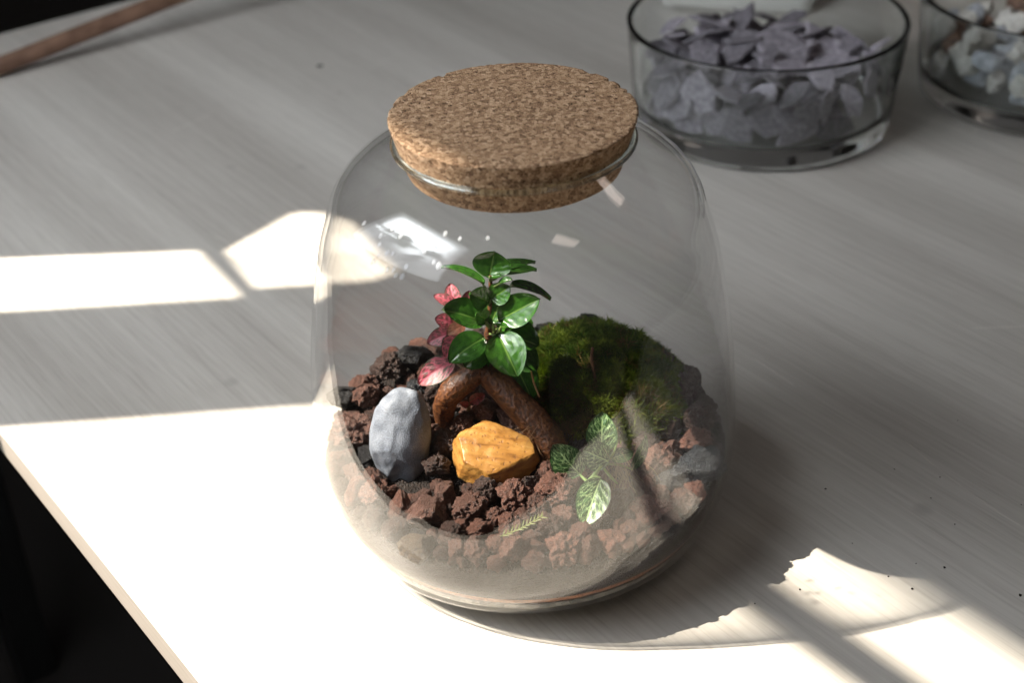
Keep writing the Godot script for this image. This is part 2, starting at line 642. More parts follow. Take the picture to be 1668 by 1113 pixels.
func build_table() -> void:
	# pale, whitewashed wood with fine grey grain along U
	var w := 1024
	var h := 2048
	var big := noise(FastNoiseLite.TYPE_SIMPLEX_SMOOTH, 0.006, 4, 3).get_image(128, h)
	var fine := noise(FastNoiseLite.TYPE_SIMPLEX, 0.11, 3, 8).get_image(40, h)
	var pore := noise(FastNoiseLite.TYPE_SIMPLEX, 0.30, 2, 21).get_image(110, h)
	var cloud := noise(FastNoiseLite.TYPE_SIMPLEX_SMOOTH, 0.008, 3, 33).get_image(256, 512)
	for im: Image in [big, fine, pore, cloud]:
		im.convert(Image.FORMAT_L8)
		im.resize(w, h, Image.INTERPOLATE_CUBIC)
	var b := big.get_data()
	var f := fine.get_data()
	var po := pore.get_data()
	var cl := cloud.get_data()
	var out := PackedByteArray()
	out.resize(w * h * 3)
	var hb := PackedByteArray()
	hb.resize(w * h)
	var enc := PackedByteArray()
	for i in 1024:
		enc.append(int(Color(i / 1023.0, 0, 0).linear_to_srgb().r * 255))
	for i in w * h:
		var dark := maxf(0.0, po[i] - 150) / 105.0
		var v := 1.0 + (b[i] - 128) * 0.0014 + (f[i] - 128) * 0.0006 - dark * 0.15 + (cl[i] - 128) * 0.0006
		out[i * 3] = enc[clampi(int(0.565 * v * 1023), 0, 1023)]
		out[i * 3 + 1] = enc[clampi(int((0.538 * v + (v - 1.0) * 0.03) * 1023), 0, 1023)]
		out[i * 3 + 2] = enc[clampi(int((0.500 * v + (v - 1.0) * 0.05) * 1023), 0, 1023)]
		hb[i] = clampi(int(190 - dark * 150 + (f[i] - 128) * 0.3), 0, 255)
	# old scratches and a few stains
	var sr := RandomNumberGenerator.new()
	sr.seed = 404
	for k in 26:
		var p := Vector2(sr.randf_range(0.15, 0.80), sr.randf_range(0.02, 0.62))
		var d := Vector2.from_angle(sr.randf() * TAU) * sr.randf_range(0.00028, 0.00042)
		var bend := sr.randf_range(-0.002, 0.002)
		var gain := 1.0 + sr.randf_range(0.02, 0.06)
		for j in sr.randi_range(60, 220):
			p += d
			d = d.rotated(bend)
			var at_ := (int(p.y * h) * w + int(p.x * w))
			if at_ > 0 and at_ < w * h - 1:
				for q in 3:
					out[at_ * 3 + q] = clampi(int(out[at_ * 3 + q] * gain), 0, 255)
	for k in 14:
		var c := Vector2(sr.randf_range(0.1, 0.85), sr.randf_range(0.02, 0.7))
		var rad := sr.randf_range(0.002, 0.006)
		for y in range(int((c.y - rad) * h), int((c.y + rad) * h)):
			for x in range(int((c.x - rad) * w), int((c.x + rad) * w)):
				var dd := Vector2((float(x) / w - c.x) * 1.34, float(y) / h - c.y).length() / rad
				var i := (y * w + x)
				if dd < 1.0 and i > 0 and i < w * h:
					var gain := 1.0 - 0.10 * (1.0 - dd * dd) * (b[i] / 255.0 + 0.3)
					for q in 3:
						out[i * 3 + q] = int(out[i * 3 + q] * gain)
	var m := mat(Color.WHITE, 0.42, 0.4)
	m.albedo_texture = tex(out, w, h)
	m.texture_repeat = true
	m.heightmap_enabled = true
	m.heightmap_texture = grey_tex(hb, w, h)
	m.heightmap_scale = 0.012

	var t := thing("table")
	tag(t, "pale whitewashed wooden table top with fine grey grain under the jar", "table")
	var u0 := -0.93
	var w0 := -0.21
	var w1 := 1.05
	var ch := 0.0012
	var at := func(a: float, c: float, y: float) -> Vector3: return U * a + W * c + Vector3.UP * y
	var st := func(p: Vector3) -> Vector2: return Vector2((p.dot(U) + 0.945) / 1.75, (p.dot(W) + 0.21) / 1.31)
	# outline: long left edge, cut front corner, front edge, right edge, back edge
	var outer: Array[Vector3] = [at.call(u0, w0, 0.0), at.call(0.040, w0, 0.0), Vector3(0.14, 0, 0.335), Vector3(0.80, 0, 0.33), at.call(-0.20, w1, 0.0), at.call(u0, w1, 0.0)]
	var inner: Array[Vector3] = []
	var m0 := Vector3.ZERO
	for q in outer:
		m0 += q / outer.size()
	for q in outer:
		inner.append(q + (m0 - q).normalized() * ch * 1.3)
	var g := Geo.new()
	var first := []
	for q in inner:
		first.append(g.add(q, st.call(q)))
	for k in range(1, inner.size() - 1):
		g.tri(first[0], first[k], first[k + 1])
	var n_o := outer.size()
	for k in n_o:
		var k2 := (k + 1) % n_o
		var lo_a := outer[k] + Vector3.DOWN * ch
		var lo_b := outer[k2] + Vector3.DOWN * ch
		g.flat_quad(inner[k], lo_a, lo_b, inner[k2], st.call(inner[k]), st.call(lo_a), st.call(lo_b), st.call(inner[k2]))
	if (g.v[g.idx[1]] - g.v[g.idx[0]]).cross(g.v[g.idx[2]] - g.v[g.idx[0]]).y < 0.0:
		g.flip()
	part("tabletop", g.mesh(false), m, t)
	var e := Geo.new()
	var under := []
	for k in n_o:
		var k2 := (k + 1) % n_o
		var a := outer[k] + Vector3.DOWN * ch
		var b2 := outer[k2] + Vector3.DOWN * ch
		var dn := Vector3.DOWN * 0.0195
		var l1 := a.distance_to(b2) / 1.75
		e.flat_quad(a, a + dn, b2 + dn, b2, Vector2(0, 0.3), Vector2(0, 0.316), Vector2(l1, 0.316), Vector2(l1, 0.3))
		under.append(e.add(a + dn))
	for k in range(1, n_o - 1):
		e.tri(under[0], under[k + 1], under[k])
	var em: StandardMaterial3D = m.duplicate()
	em.albedo_color = lin(0.64, 0.61, 0.60)
	if e.volume() < 0.0:
		e.flip()
	part("edge_band", e.mesh(false), em, t)
	var dark_metal := mat(lin(0.02, 0.02, 0.02), 0.5)
	for c in [[-0.85, -0.12], [-0.02, -0.12], [-0.85, 0.95], [-0.28, 0.95]]:
		var p: Vector3 = at.call(c[0], c[1], -0.74)
		part("table_leg", box_geo(Vector3(0.045, 0.719, 0.045), 0.003).mesh(), dark_metal, t, Transform3D(Basis(U, Vector3.UP, -W), p))


func build_background() -> void:
	# dark floor far below
	var fl := part("floor", BoxMesh.new(), mat(lin(0.012, 0.009, 0.008), 0.7))
	(fl.mesh as BoxMesh).size = Vector3(6, 0.1, 6)
	fl.position = Vector3(0, -0.79, -0.6)
	tag(fl, "dark floor far below the table's left edge", "", "", "structure")

	# window wall, outside the picture: openings and bars that shape the sun on the table
	var n := Vector3(-0.8084, 0, 0.5886)
	var c := CSGCombiner3D.new()
	c.name = "window_wall"
	c.transform = Transform3D(Basis(U, Vector3.UP, n), n * WALL)
	tag(c, "pale window wall left of the table whose openings let the sun in", "", "", "structure")
	var plaster := mat(lin(0.42, 0.41, 0.40), 0.9)
	var sheet := CSGBox3D.new()
	sheet.name = "wall_sheet"
	sheet.size = Vector3(3.6, 4.2, 0.005)
	sheet.position = Vector3(-0.45, 1.36, 0)
	sheet.material = plaster
	c.add_child(sheet)
	var holes := [
		# the big patch, left and right of its bar
		[[-0.62, -0.082], [-0.134, -0.105], [0.30, -0.125], [0.62, 0.36], [0.62, 0.46], [0.10, 0.46], [-0.20, 0.27], [-0.42, 0.15]],
		[[-0.62, -0.312], [-0.236, -0.309], [-0.192, -0.238], [-0.62, -0.222]],
		[[-0.216, -0.305], [-0.188, -0.250], [-0.106, -0.253], [-0.086, -0.268], [-0.125, -0.345], [-0.148, -0.361], [-0.168, -0.364]],
	]
	for hole in holes:
		var poly := PackedVector2Array()
		for q in hole:
			poly.append(on_wall(Vector2(q[0], q[1])))
		if Geometry2D.is_polygon_clockwise(poly):
			poly.reverse()
		var cut := CSGPolygon3D.new()
		cut.name = "opening"
		cut.polygon = poly
		cut.depth = 0.2
		cut.position = Vector3(0, 0, 0.1)
		cut.operation = CSGShape3D.OPERATION_SUBTRACTION
		cut.material = plaster
		c.add_child(cut, true)
	add_child(c)
	# the bar across the big opening
	var out := func(t: Vector2) -> Vector3:
		var p := Vector3(t.x, 0, t.y)
		var d := SUN * LAMP_AWAY - p
		return p + d * ((WALL + 0.12 - p.dot(n)) / d.dot(n))
	var bar := tube([out.call(Vector2(0.01, -0.055)), out.call(Vector2(0.45, 0.50))], [0.011, 0.011], 8)
	var wb := part("window_bar", bar.mesh(), mat(lin(0.2, 0.2, 0.2), 0.6))
	tag(wb, "grey bar across the window opening left of the table", "", "", "structure")
	# awning outside, whose lower edge gives the soft end of the sunlight
	var aw := func(t: Vector2, s: float) -> Vector3:
		var p := Vector3(t.x, 0, t.y)
		return p + (SUN * LAMP_AWAY - p).normalized() * s
	var dir := Vector2(0.6, 0.8)
	var e0: Vector2 = Vector2(0.201, 0.094) - dir * 0.62
	var e1: Vector2 = Vector2(0.201, 0.094) + dir * 0.5
	var off := Vector2(0.8, -0.6) * 0.55
	var a: Vector3 = aw.call(e0, 2.9)
	var b: Vector3 = aw.call(e1, 2.9)
	var c2: Vector3 = aw.call(e1 + off, 2.9)
	var d2: Vector3 = aw.call(e0 + off, 2.9)
	var up := Vector3.UP * 0.02
	var g := loft([PackedVector3Array([a, b, c2, d2]), PackedVector3Array([a + up, b + up, c2 + up, d2 + up])], true)
	tag(part("window_awning", g.mesh(), mat(lin(0.3, 0.29, 0.28), 0.9)), "pale awning outside the window", "", "", "structure")

	build_bowls()

	# brown rod at the far left
	var wood_b := bytes_of(noise(FastNoiseLite.TYPE_SIMPLEX_SMOOTH, 0.03, 4, 4), 128, 128)
	var wood := tri_mat(ramped(wood_b, 128, 128, [[0.2, Color(0.13, 0.07, 0.045)], [0.8, Color(0.24, 0.14, 0.095)]]), null, 8.0, 0.55, 0.0)
	var r0 := Vector3(-0.4793, 0.011, -0.6618)
	var r1 := Vector3(-0.3270, 0.035, -0.7650)
	var ax := (r1 - r0)
	var rod := tube([r0 - ax * 0.9, r0, r1, r1 + ax * 1.2], [0.0085, 0.0085, 0.0085, 0.0085], 20)
	tag(part("wooden_rod", rod.mesh(), wood), "brown round wooden rod lying raised at the table's far left corner", "rod")

	# white dish behind the slate bowl
	var loops := []
	for l in [[0.012, 0.0], [0.004, 0.002], [0.001, 0.012], [0.0, 0.022], [0.0015, 0.0235], [0.004, 0.0225], [0.007, 0.012], [0.012, 0.006], [0.05, 0.0055]]:
		loops.append(rounded_loop(0.083 - l[0], 0.055 - l[0], maxf(0.018 - l[0], 0.004), l[1], 6))
	var dish := part("white_dish", loft(loops, true).mesh(), mat(lin(0.70, 0.69, 0.66), 0.3), null, Transform3D(Basis(Vector3.UP, -0.20), Vector3(0.240, 0, -0.795)))
	tag(dish, "white rectangular ceramic dish standing behind the bowl of slate chips", "dish")

	# tan block at the upper right corner
	var block := part("wooden_block", box_geo(Vector3(0.16, 0.05, 0.07), 0.004).mesh(), wood_tan(), null, Transform3D(Basis(Vector3.UP, -0.15), Vector3(0.49, 0, -0.80)))
	tag(block, "tan wooden block standing behind the bowl of pale stones", "block")


func wood_tan() -> StandardMaterial3D:
	var b := bytes_of(noise(FastNoiseLite.TYPE_SIMPLEX_SMOOTH, 0.03, 4, 14), 128, 128)
	return tri_mat(ramped(b, 128, 128, [[0.2, Color(0.20, 0.12, 0.06)], [0.8, Color(0.38, 0.25, 0.13)]]), null, 8.0, 0.6, 0.0)


func bowl_profile() -> PackedVector2Array:
	var p := PackedVector2Array()
	p.append_array([Vector2(0, 0.0008), Vector2(0.06, 0.0008), Vector2(0.098, 0.0), Vector2(0.1035, 0.0008), Vector2(0.1065, 0.004), Vector2(0.1078, 0.009)])
	for i in 9:
		p.append(Vector2(lerpf(0.1085, 0.1150, i / 8.0), lerpf(0.016, 0.0885, i / 8.0)))
	p.append_array([Vector2(0.1152, 0.0900), Vector2(0.1146, 0.0911), Vector2(0.1130, 0.0915), Vector2(0.1114, 0.0911), Vector2(0.1107, 0.0898)])
	for i in 8:
		p.append(Vector2(lerpf(0.1102, 0.1040, i / 7.0), lerpf(0.0875, 0.028, i / 7.0)))
	p.append_array([Vector2(0.1032, 0.023), Vector2(0.1000, 0.0195), Vector2(0.0950, 0.0178), Vector2(0.06, 0.0170), Vector2(0, 0.0170)])
	return p


func sector(at: Vector3) -> String:
	var side := "left" if at.x < -0.03 else ("right" if at.x > 0.03 else "middle")
	return "%s %s" % ["front" if at.z > 0.03 else ("rear" if at.z < -0.03 else "centre"), side]


func build_bowls() -> void:
	var glass := solid_glass(Color(0.985, 1.0, 1.0, 0.0))
	var g := lathe(bowl_profile(), 128)
	var m := g.mesh()
	var c1 := Vector3(0.2160, 0.0004, -0.4990)
	var c2 := Vector3(0.4690, 0.0004, -0.5300)
	tag(part("glass_bowl", m, glass, null, Transform3D(Basis(), c1)), "low round clear glass bowl filled with purple grey slate chips", "bowl", "glass bowls of stones")
	tag(part("glass_bowl", m, glass, null, Transform3D(Basis(), c2)), "low round clear glass bowl of pale stones at the right edge", "bowl", "glass bowls of stones")

	# slate chips: flat angular plates
	var sb := bytes_of(noise(FastNoiseLite.TYPE_SIMPLEX_SMOOTH, 0.03, 4, 44), 256, 256)
	var tones := []
	for k in [0.55, 0.85, 1.2]:
		tones.append(tri_mat(ramped(sb, 256, 256, [[0.15, Color(0.21, 0.195, 0.225) * k], [0.85, Color(0.40, 0.37, 0.42) * k]]), grey_tex(sb, 256, 256), 18.0, 0.75, 0.06))
	var shapes := []
	var r := RandomNumberGenerator.new()
	r.seed = 77
	for k in 8:
		var n := r.randi_range(5, 8)
		var loop := []
		for i in n:
			var a := TAU * (i + r.randf_range(-0.32, 0.32)) / n
			loop.append(Vector2(cos(a), sin(a) * r.randf_range(0.6, 0.8)) * r.randf_range(0.75, 1.1))
		var ls := []
		for lv in [[0.86, -1.0], [1.0, -0.55], [0.97, 0.5], [0.84, 1.0]]:
			var pa := PackedVector3Array()
			for q: Vector2 in loop:
				pa.append(Vector3(q.x * lv[0], lv[1] * 0.065, q.y * lv[0]) * 0.0225)
			ls.append(pa)
		# sharp edges: every face has its own corners
		var gg := loft(ls, true)
		var sharp := Geo.new()
		for i in range(0, gg.idx.size(), 3):
			sharp.tri(sharp.add(gg.v[gg.idx[i]]), sharp.add(gg.v[gg.idx[i + 1]]), sharp.add(gg.v[gg.idx[i + 2]]))
		shapes.append(sharp.mesh())
	var count := 0
	var placed: Array = []
	var tries := 0
	while count < 165 and tries < 6000:
		tries += 1
		var rad := sqrt(r.randf()) * 0.092
		var ang := r.randf() * TAU
		var x := rad * cos(ang)
		var z := rad * sin(ang)
		var topy := 0.062 + 0.016 * exp(-pow((x + 0.03) / 0.06, 2.0) - pow((z + 0.01) / 0.06, 2.0))
		var y := r.randf_range(0.024, topy)
		var at := Vector3(x, y, z)
		var near := false
		for o: Vector3 in placed:
			if o.distance_squared_to(at) < 0.0118 * 0.0118:
				near = true
				break
		if near:
			continue
		placed.append(at)
		var against := rad > 0.075 and y < 0.055
		var normal := Vector3(r.randfn() * 0.45, 1.0, r.randfn() * 0.45).normalized()
		if against:
			normal = (Vector3(cos(ang), 0.35, sin(ang)) + Vector3(r.randfn(), r.randfn(), r.randfn()) * 0.25).normalized()
		var sx := normal.cross(Vector3(r.randfn(), r.randfn(), r.randfn())).normalized()
		var s := r.randf_range(0.6, 1.35)
		if against:
			at = Vector3(cos(ang) * 0.091, y, sin(ang) * 0.091)
			s = minf(s, 0.95)
		elif rad > 0.07:
			s = minf(s, 0.75)
		var tone := r.randi() % 3
		var where := "lying against the bowl's glass wall" if against else ("on top of the heap in the bowl" if y > topy - 0.012 else "inside the heap in the bowl")
		var sh: String = ["dark", "purple grey", "pale"][tone]
		tag(part("slate_chip", shapes[r.randi() % 8], tones[tone], null, Transform3D(Basis(sx, normal, sx.cross(normal)).scaled_local(Vector3(s, s, s)), c1 + at)), "%s flat slate chip %s, %s" % [sh, where, sector(at)], "stone chip", "slate chips in the middle bowl")
		count += 1

	# pale pebbles in the right bowl (the half that the picture shows)
	var pb := bytes_of(noise(FastNoiseLite.TYPE_SIMPLEX_SMOOTH, 0.02, 4, 51), 256, 256)
	var ph := grey_tex(pb, 256, 256)
	var pm := [
		tri_mat(ramped(pb, 256, 256, [[0.2, Color(0.58, 0.56, 0.52)], [0.8, Color(0.84, 0.82, 0.77)]]), ph, 20.0, 0.7, 0.08),
		tri_mat(ramped(pb, 256, 256, [[0.2, Color(0.34, 0.36, 0.40)], [0.8, Color(0.62, 0.65, 0.70)]]), ph, 20.0, 0.7, 0.08),
		tri_mat(ramped(pb, 256, 256, [[0.2, Color(0.14, 0.09, 0.07)], [0.8, Color(0.34, 0.21, 0.15)]]), ph, 20.0, 0.8, 0.08)]
	var psh := []
	for k in 6:
		psh.append(stone(300 + k, 3, Vector3(0.0135, 0.0095, 0.0110), 10, 0.50, 0.85, 0.15, 0.04, 0.0).mesh())
	var pp: Array = []
	tries = 0
	while pp.size() < 130 and tries < 12000:
		tries += 1
		var rad := pow(r.randf(), 0.4) * 0.0935
		var ang := r.randf() * TAU
		var at := Vector3(rad * cos(ang), 0, rad * sin(ang))
		if at.x > 0.065:
			continue
		at.y = r.randf_range(0.026, 0.054 + 0.020 * clampf(at.x / 0.06 + 0.4, 0, 1))
		var near := false
		for o: Vector3 in pp:
			if o.distance_squared_to(at) < 0.0125 * 0.0125:
				near = true
				break
		if near:
			continue
		pp.append(at)
		var tone := 0 if r.randf() < 0.68 else 1
		if at.x < 0.0 and at.y > 0.040 and r.randf() < 0.22:
			tone = 2
		var bas := Basis.from_euler(Vector3(r.randf() * TAU, r.randf() * TAU, r.randf() * TAU)).scaled_local(Vector3.ONE * r.randf_range(0.75, 1.1))
		tag(part("pale_pebble", psh[r.randi() % 6], pm[tone], null, Transform3D(bas, c2 + at)), "%s stone %s of the right glass bowl, %s" % [["cream white", "bluish grey", "dark brown"][tone], "near the bottom" if at.y < 0.040 else "in the upper heap", sector(at)], "stone", "stones in the right bowl")


func build_jar() -> void:
	var prof := PackedVector2Array()
	var t := 0.0024
	prof.append(Vector2(0, 0.0012))
	prof.append(Vector2(0.05, 0.0010))
	prof.append(Vector2(0.0615, 0.0))
	var outer := []
	for i in 61:
		var u := i / 60.0
		var h := lerpf(0.0, 0.2278, u * u * 0.35 + u * 0.65) if u < 1.0 else 0.2278
		outer.append(Vector2(jar_r(h), h))
	for i in range(1, outer.size()):
		prof.append(outer[i])
	# rounded lip
	prof.append_array([Vector2(0.0586, 0.2286), Vector2(0.0574, 0.2290), Vector2(0.0562, 0.2286), Vector2(0.0556, 0.2276)])
	for i in range(outer.size() - 2, 0, -1):
		var a: Vector2 = outer[i - 1]
		var b: Vector2 = outer[i + 1]
		var tg := (b - a).normalized()
		var nn := Vector2(-tg.y, tg.x)
		var q: Vector2 = outer[i] + nn * t
		if q.y > 0.0052:
			prof.append(q)
	prof.append(Vector2(0.088, 0.0058))
	prof.append(Vector2(0.07, 0.0050))
	prof.append(Vector2(0, 0.0050))
	var jar := thing("terrarium_jar")
	tag(jar, "large rounded clear glass jar holding the planted terrarium", "jar")
	part("glass_body", lathe(prof, 160).mesh(), glass_pane(), jar, Transform3D(Basis(), Vector3(0, 0.0003, 0)))
	var lip := PackedVector2Array()
	for i in 17:
		var a := TAU * i / 16.0
		lip.append(Vector2(0.05795 + 0.0019 * cos(a), 0.2287 + 0.0015 * sin(a)))
	part("glass_lip", lathe(lip, 160).mesh(), solid_glass(Color(0.93, 0.97, 0.96, 0.0)), jar)
	# condensation
	var water := glass_pane()
	water.albedo_color = Color(0.9, 0.92, 0.95, 0.22)
	var drops := [[-0.0586, 0.2108, 0.0521], [-0.0461, 0.2136, 0.0595], [-0.0335, 0.2146, 0.066], [-0.0268, 0.2139, 0.07], [-0.0141, 0.2149, 0.0723], [-0.0397, 0.2095, 0.0692], [-0.0433, 0.2081, 0.0687], [-0.069, 0.2016, 0.0518], [-0.0652, 0.2039, 0.0541], [-0.0614, 0.2024, 0.0599], [-0.0587, 0.2031, 0.0619], [-0.0523, 0.2003, 0.0694], [-0.0685, 0.1962, 0.0566], [-0.0616, 0.1959, 0.0642], [-0.0585, 0.197, 0.0664], [-0.0574, 0.1954, 0.0683], [-0.0543, 0.1959, 0.0705], [-0.0393, 0.2048, 0.0743], [-0.037, 0.2039, 0.0763], [-0.0732, 0.2067, 0.0381], [-0.0646, 0.2068, 0.0512], [-0.0547, 0.2098, 0.0578], [-0.0658, 0.1999, 0.0572]]
	var ball := stone(900, 2, Vector3(0.0011, 0.0016, 0.0006), 0, 1, 1, 0.1, 0, 0).mesh()
	for d in drops:
		var p := Vector3(d[0], d[1], d[2])
		var n := Vector3(p.x * 0.62, 0.055, p.z * 0.62).normalized()
		var x := Vector3.UP.cross(n).normalized()
		part("water_droplet", ball, water, jar, Transform3D(Basis(x, n.cross(x), n).scaled_local(Vector3.ONE * rng.randf_range(0.7, 1.2)), p - n * 0.0019))

	# cork
	var cell := noise(FastNoiseLite.TYPE_CELLULAR, 0.055, 1, 6)
	cell.cellular_return_type = FastNoiseLite.RETURN_CELL_VALUE
	cell.domain_warp_enabled = true
	cell.domain_warp_amplitude = 12.0
	cell.domain_warp_frequency = 0.03
	var cb := bytes_of(cell, 768, 768)
	var gap := noise(FastNoiseLite.TYPE_CELLULAR, 0.055, 1, 6)
	gap.cellular_return_type = FastNoiseLite.RETURN_DISTANCE2_SUB
	gap.domain_warp_enabled = true
	gap.domain_warp_amplitude = 12.0
	gap.domain_warp_frequency = 0.03
	var gb := bytes_of(gap, 768, 768)
	var grit := bytes_of(noise(FastNoiseLite.TYPE_SIMPLEX, 0.09, 3, 61), 768, 768)
	var spot := bytes_of(noise(FastNoiseLite.TYPE_SIMPLEX, 0.03, 2, 62), 768, 768)
	var l := lut([[0.0, Color(0.05, 0.026, 0.014)], [0.22, Color(0.24, 0.140, 0.080)], [0.6, Color(0.46, 0.300, 0.180)], [0.88, Color(0.64, 0.46, 0.31)], [1.0, Color(0.78, 0.63, 0.48)]])
	var rgb := PackedByteArray()
	rgb.resize(768 * 768 * 3)
	var hb := PackedByteArray()
	hb.resize(768 * 768)
	for i in 768 * 768:
		var v := cb[i] * 0.55 + grit[i] * 0.45
		if gb[i] < 40:
			v -= (40 - gb[i]) * 1.4
		if spot[i] > 196:
			v -= (spot[i] - 196) * 3.0
		var k := clampi(int(v), 0, 255)
		hb[i] = k
		rgb[i * 3] = l[k * 3]
		rgb[i * 3 + 1] = l[k * 3 + 1]
		rgb[i * 3 + 2] = l[k * 3 + 2]
	var cm := tri_mat(tex(rgb, 768, 768), grey_tex(hb, 768, 768), 12.5, 0.85, 0.05, 0.3)
	cm.uv1_triplanar_sharpness = 8.0
	var cp := PackedVector2Array([Vector2(0, 0.2150)])
	for i in 5:
		cp.append(Vector2(0.01 + 0.01 * i, 0.2150))
	cp.append_array([Vector2(0.0517, 0.2151), Vector2(0.0524, 0.2155)])
	for i in 13:
		cp.append(Vector2(lerpf(0.0526, 0.0599, i / 12.0), lerpf(0.2161, 0.2412, i / 12.0)))
	cp.append_array([Vector2(0.0599, 0.2418), Vector2(0.0594, 0.2421)])
	for i in 12:
		cp.append(Vector2(0.0585 * (1.0 - i / 11.0), 0.2422))
	var cg := lathe(cp, 220)
	var rough := noise(FastNoiseLite.TYPE_SIMPLEX, 0.35, 2, 70)
	var chip := noise(FastNoiseLite.TYPE_SIMPLEX_SMOOTH, 0.16, 1, 71)
	for i in cg.v.size():
		var p := cg.v[i]
		var rad := Vector2(p.x, p.z).length()
		if rad < 0.002:
			continue
		var dir := Vector3(p.x, 0, p.z) / rad
		var c := cg.v[i]
		c += dir * 0.00022 * rough.get_noise_3dv(p * 1000.0)
		if p.y > 0.2405 and rad > 0.058:
			var bite := maxf(0.0, chip.get_noise_3dv(p * 1000.0) - 0.25)
			c -= dir * bite * 0.0030
			c.y -= bite * 0.0016
		cg.v[i] = c
	# the seam column is not used but keeps its place
	tag(part("cork_stopper", cg.mesh(), cm), "wide tapered cork stopper of brown granules closing the glass jar", "cork")


func ring_layer(h0: float, h1: float, bumpy: float, seed_: int) -> Geo:
	var n := noise(FastNoiseLite.TYPE_SIMPLEX_SMOOTH, 0.09, 3, seed_)
	var p := PackedVector2Array([Vector2(0, h0), Vector2(0.03, h0)])
	for i in 7:
		var h := lerpf(h0, h1, i / 6.0)
		p.append(Vector2(jar_r(h) - 0.0035, h))
	p.append_array([Vector2(0.06, h1), Vector2(0, h1)])
	var g := lathe(p, 128)
	for i in g.v.size():
		var v := g.v[i]
		if Vector2(v.x, v.z).length() > 0.06:
			var k := n.get_noise_3dv(Vector3(v.x, v.y * 3.0, v.z) * 1000.0)
			g.v[i] = v + Vector3(v.x, 0, v.z).normalized() * bumpy * (k - 0.3)
	return g


var soil_tex: ImageTexture
var soil_height: ImageTexture

func build_soil() -> void:
	var sb := bytes_of(noise(FastNoiseLite.TYPE_SIMPLEX, 0.05, 4, 80), 512, 512)
	soil_tex = ramped(sb, 512, 512, [[0.15, Color(0.006, 0.004, 0.003)], [0.55, Color(0.016, 0.009, 0.0065)], [0.85, Color(0.045, 0.025, 0.018)]])
	soil_height = grey_tex(sb, 512, 512)
	var soil_m := tri_mat(soil_tex, soil_height, 22.0, 0.75, 0.25)
	var gravel := noise(FastNoiseLite.TYPE_CELLULAR, 0.05, 1, 83)
	gravel.cellular_return_type = FastNoiseLite.RETURN_CELL_VALUE
	var vb := bytes_of(gravel, 256, 256)
	var grav_m := tri_mat(ramped(vb, 256, 256, [[0.0, Color(0.05, 0.05, 0.045)], [1.0, Color(0.26, 0.25, 0.22)]]), grey_tex(vb, 256, 256), 22.0, 0.7, 0.08)
	var ob := bytes_of(noise(FastNoiseLite.TYPE_SIMPLEX, 0.09, 3, 84), 128, 128)
	var or_m := tri_mat(ramped(ob, 128, 128, [[0.1, Color(0.16, 0.06, 0.025)], [0.9, Color(0.42, 0.19, 0.09)]]), grey_tex(ob, 128, 128), 25.0, 0.8, 0.1)
	tag(part("drainage_gravel", ring_layer(0.0062, 0.0200, 0.0006, 90).mesh(), grav_m), "thin pale grey gravel layer at the bottom of the jar", "gravel", "", "stuff")
	tag(part("orange_sand", ring_layer(0.0202, 0.0238, 0.0006, 91).mesh(), or_m), "thin orange sand line between gravel and dark soil", "sand", "", "stuff")
	# dark soil with an uneven top
	var g := Geo.new()
	var n := noise(FastNoiseLite.TYPE_SIMPLEX_SMOOTH, 0.12, 4, 92)
	var seg := 120
	var rings := 44
	var center := g.add(Vector3(0, soil_h(0, 0), 0))
	for i in rings:
		var f := (i + 1.0) / rings
		for k in seg:
			var a := TAU * k / seg
			var rad := f * (inside_r(0.045) + 0.0008)
			var x := rad * cos(a)
			var z := rad * sin(a)
			var y := soil_h(x, z) + 0.0045 * n.get_noise_2d(x * 1000.0, z * 1000.0)
			g.add(Vector3(x, y, z))
	for k in seg:
		g.tri(center, 1 + (k + 1) % seg, 1 + k)
	for i in rings - 1:
		for k in seg:
			var k2 := (k + 1) % seg
			g.quad(1 + i * seg + k, 1 + i * seg + k2, 1 + (i + 1) * seg + k2, 1 + (i + 1) * seg + k)
	# side down to the sand
	var prev := 1 + (rings - 1) * seg
	for s in 6:
		var h := lerpf(0.040, 0.0240, s / 5.0)
		var first := g.v.size()
		for k in seg:
			var a := TAU * k / seg
			var rad := jar_r(h) - 0.0035 + 0.0004 * n.get_noise_2d(a * 300.0, h * 3000.0)
			g.add(Vector3(rad * cos(a), h, rad * sin(a)))
		for k in seg:
			var k2 := (k + 1) % seg
			g.quad(prev + k, prev + k2, first + k2, first + k)
		prev = first
	var bottom := g.add(Vector3(0, 0.0240, 0))
	for k in seg:
		g.tri(bottom, prev + k, prev + (k + 1) % seg)
	tag(part("potting_soil", g.mesh(), soil_m), "dark brown moist potting soil filling the lower jar", "soil", "", "stuff")


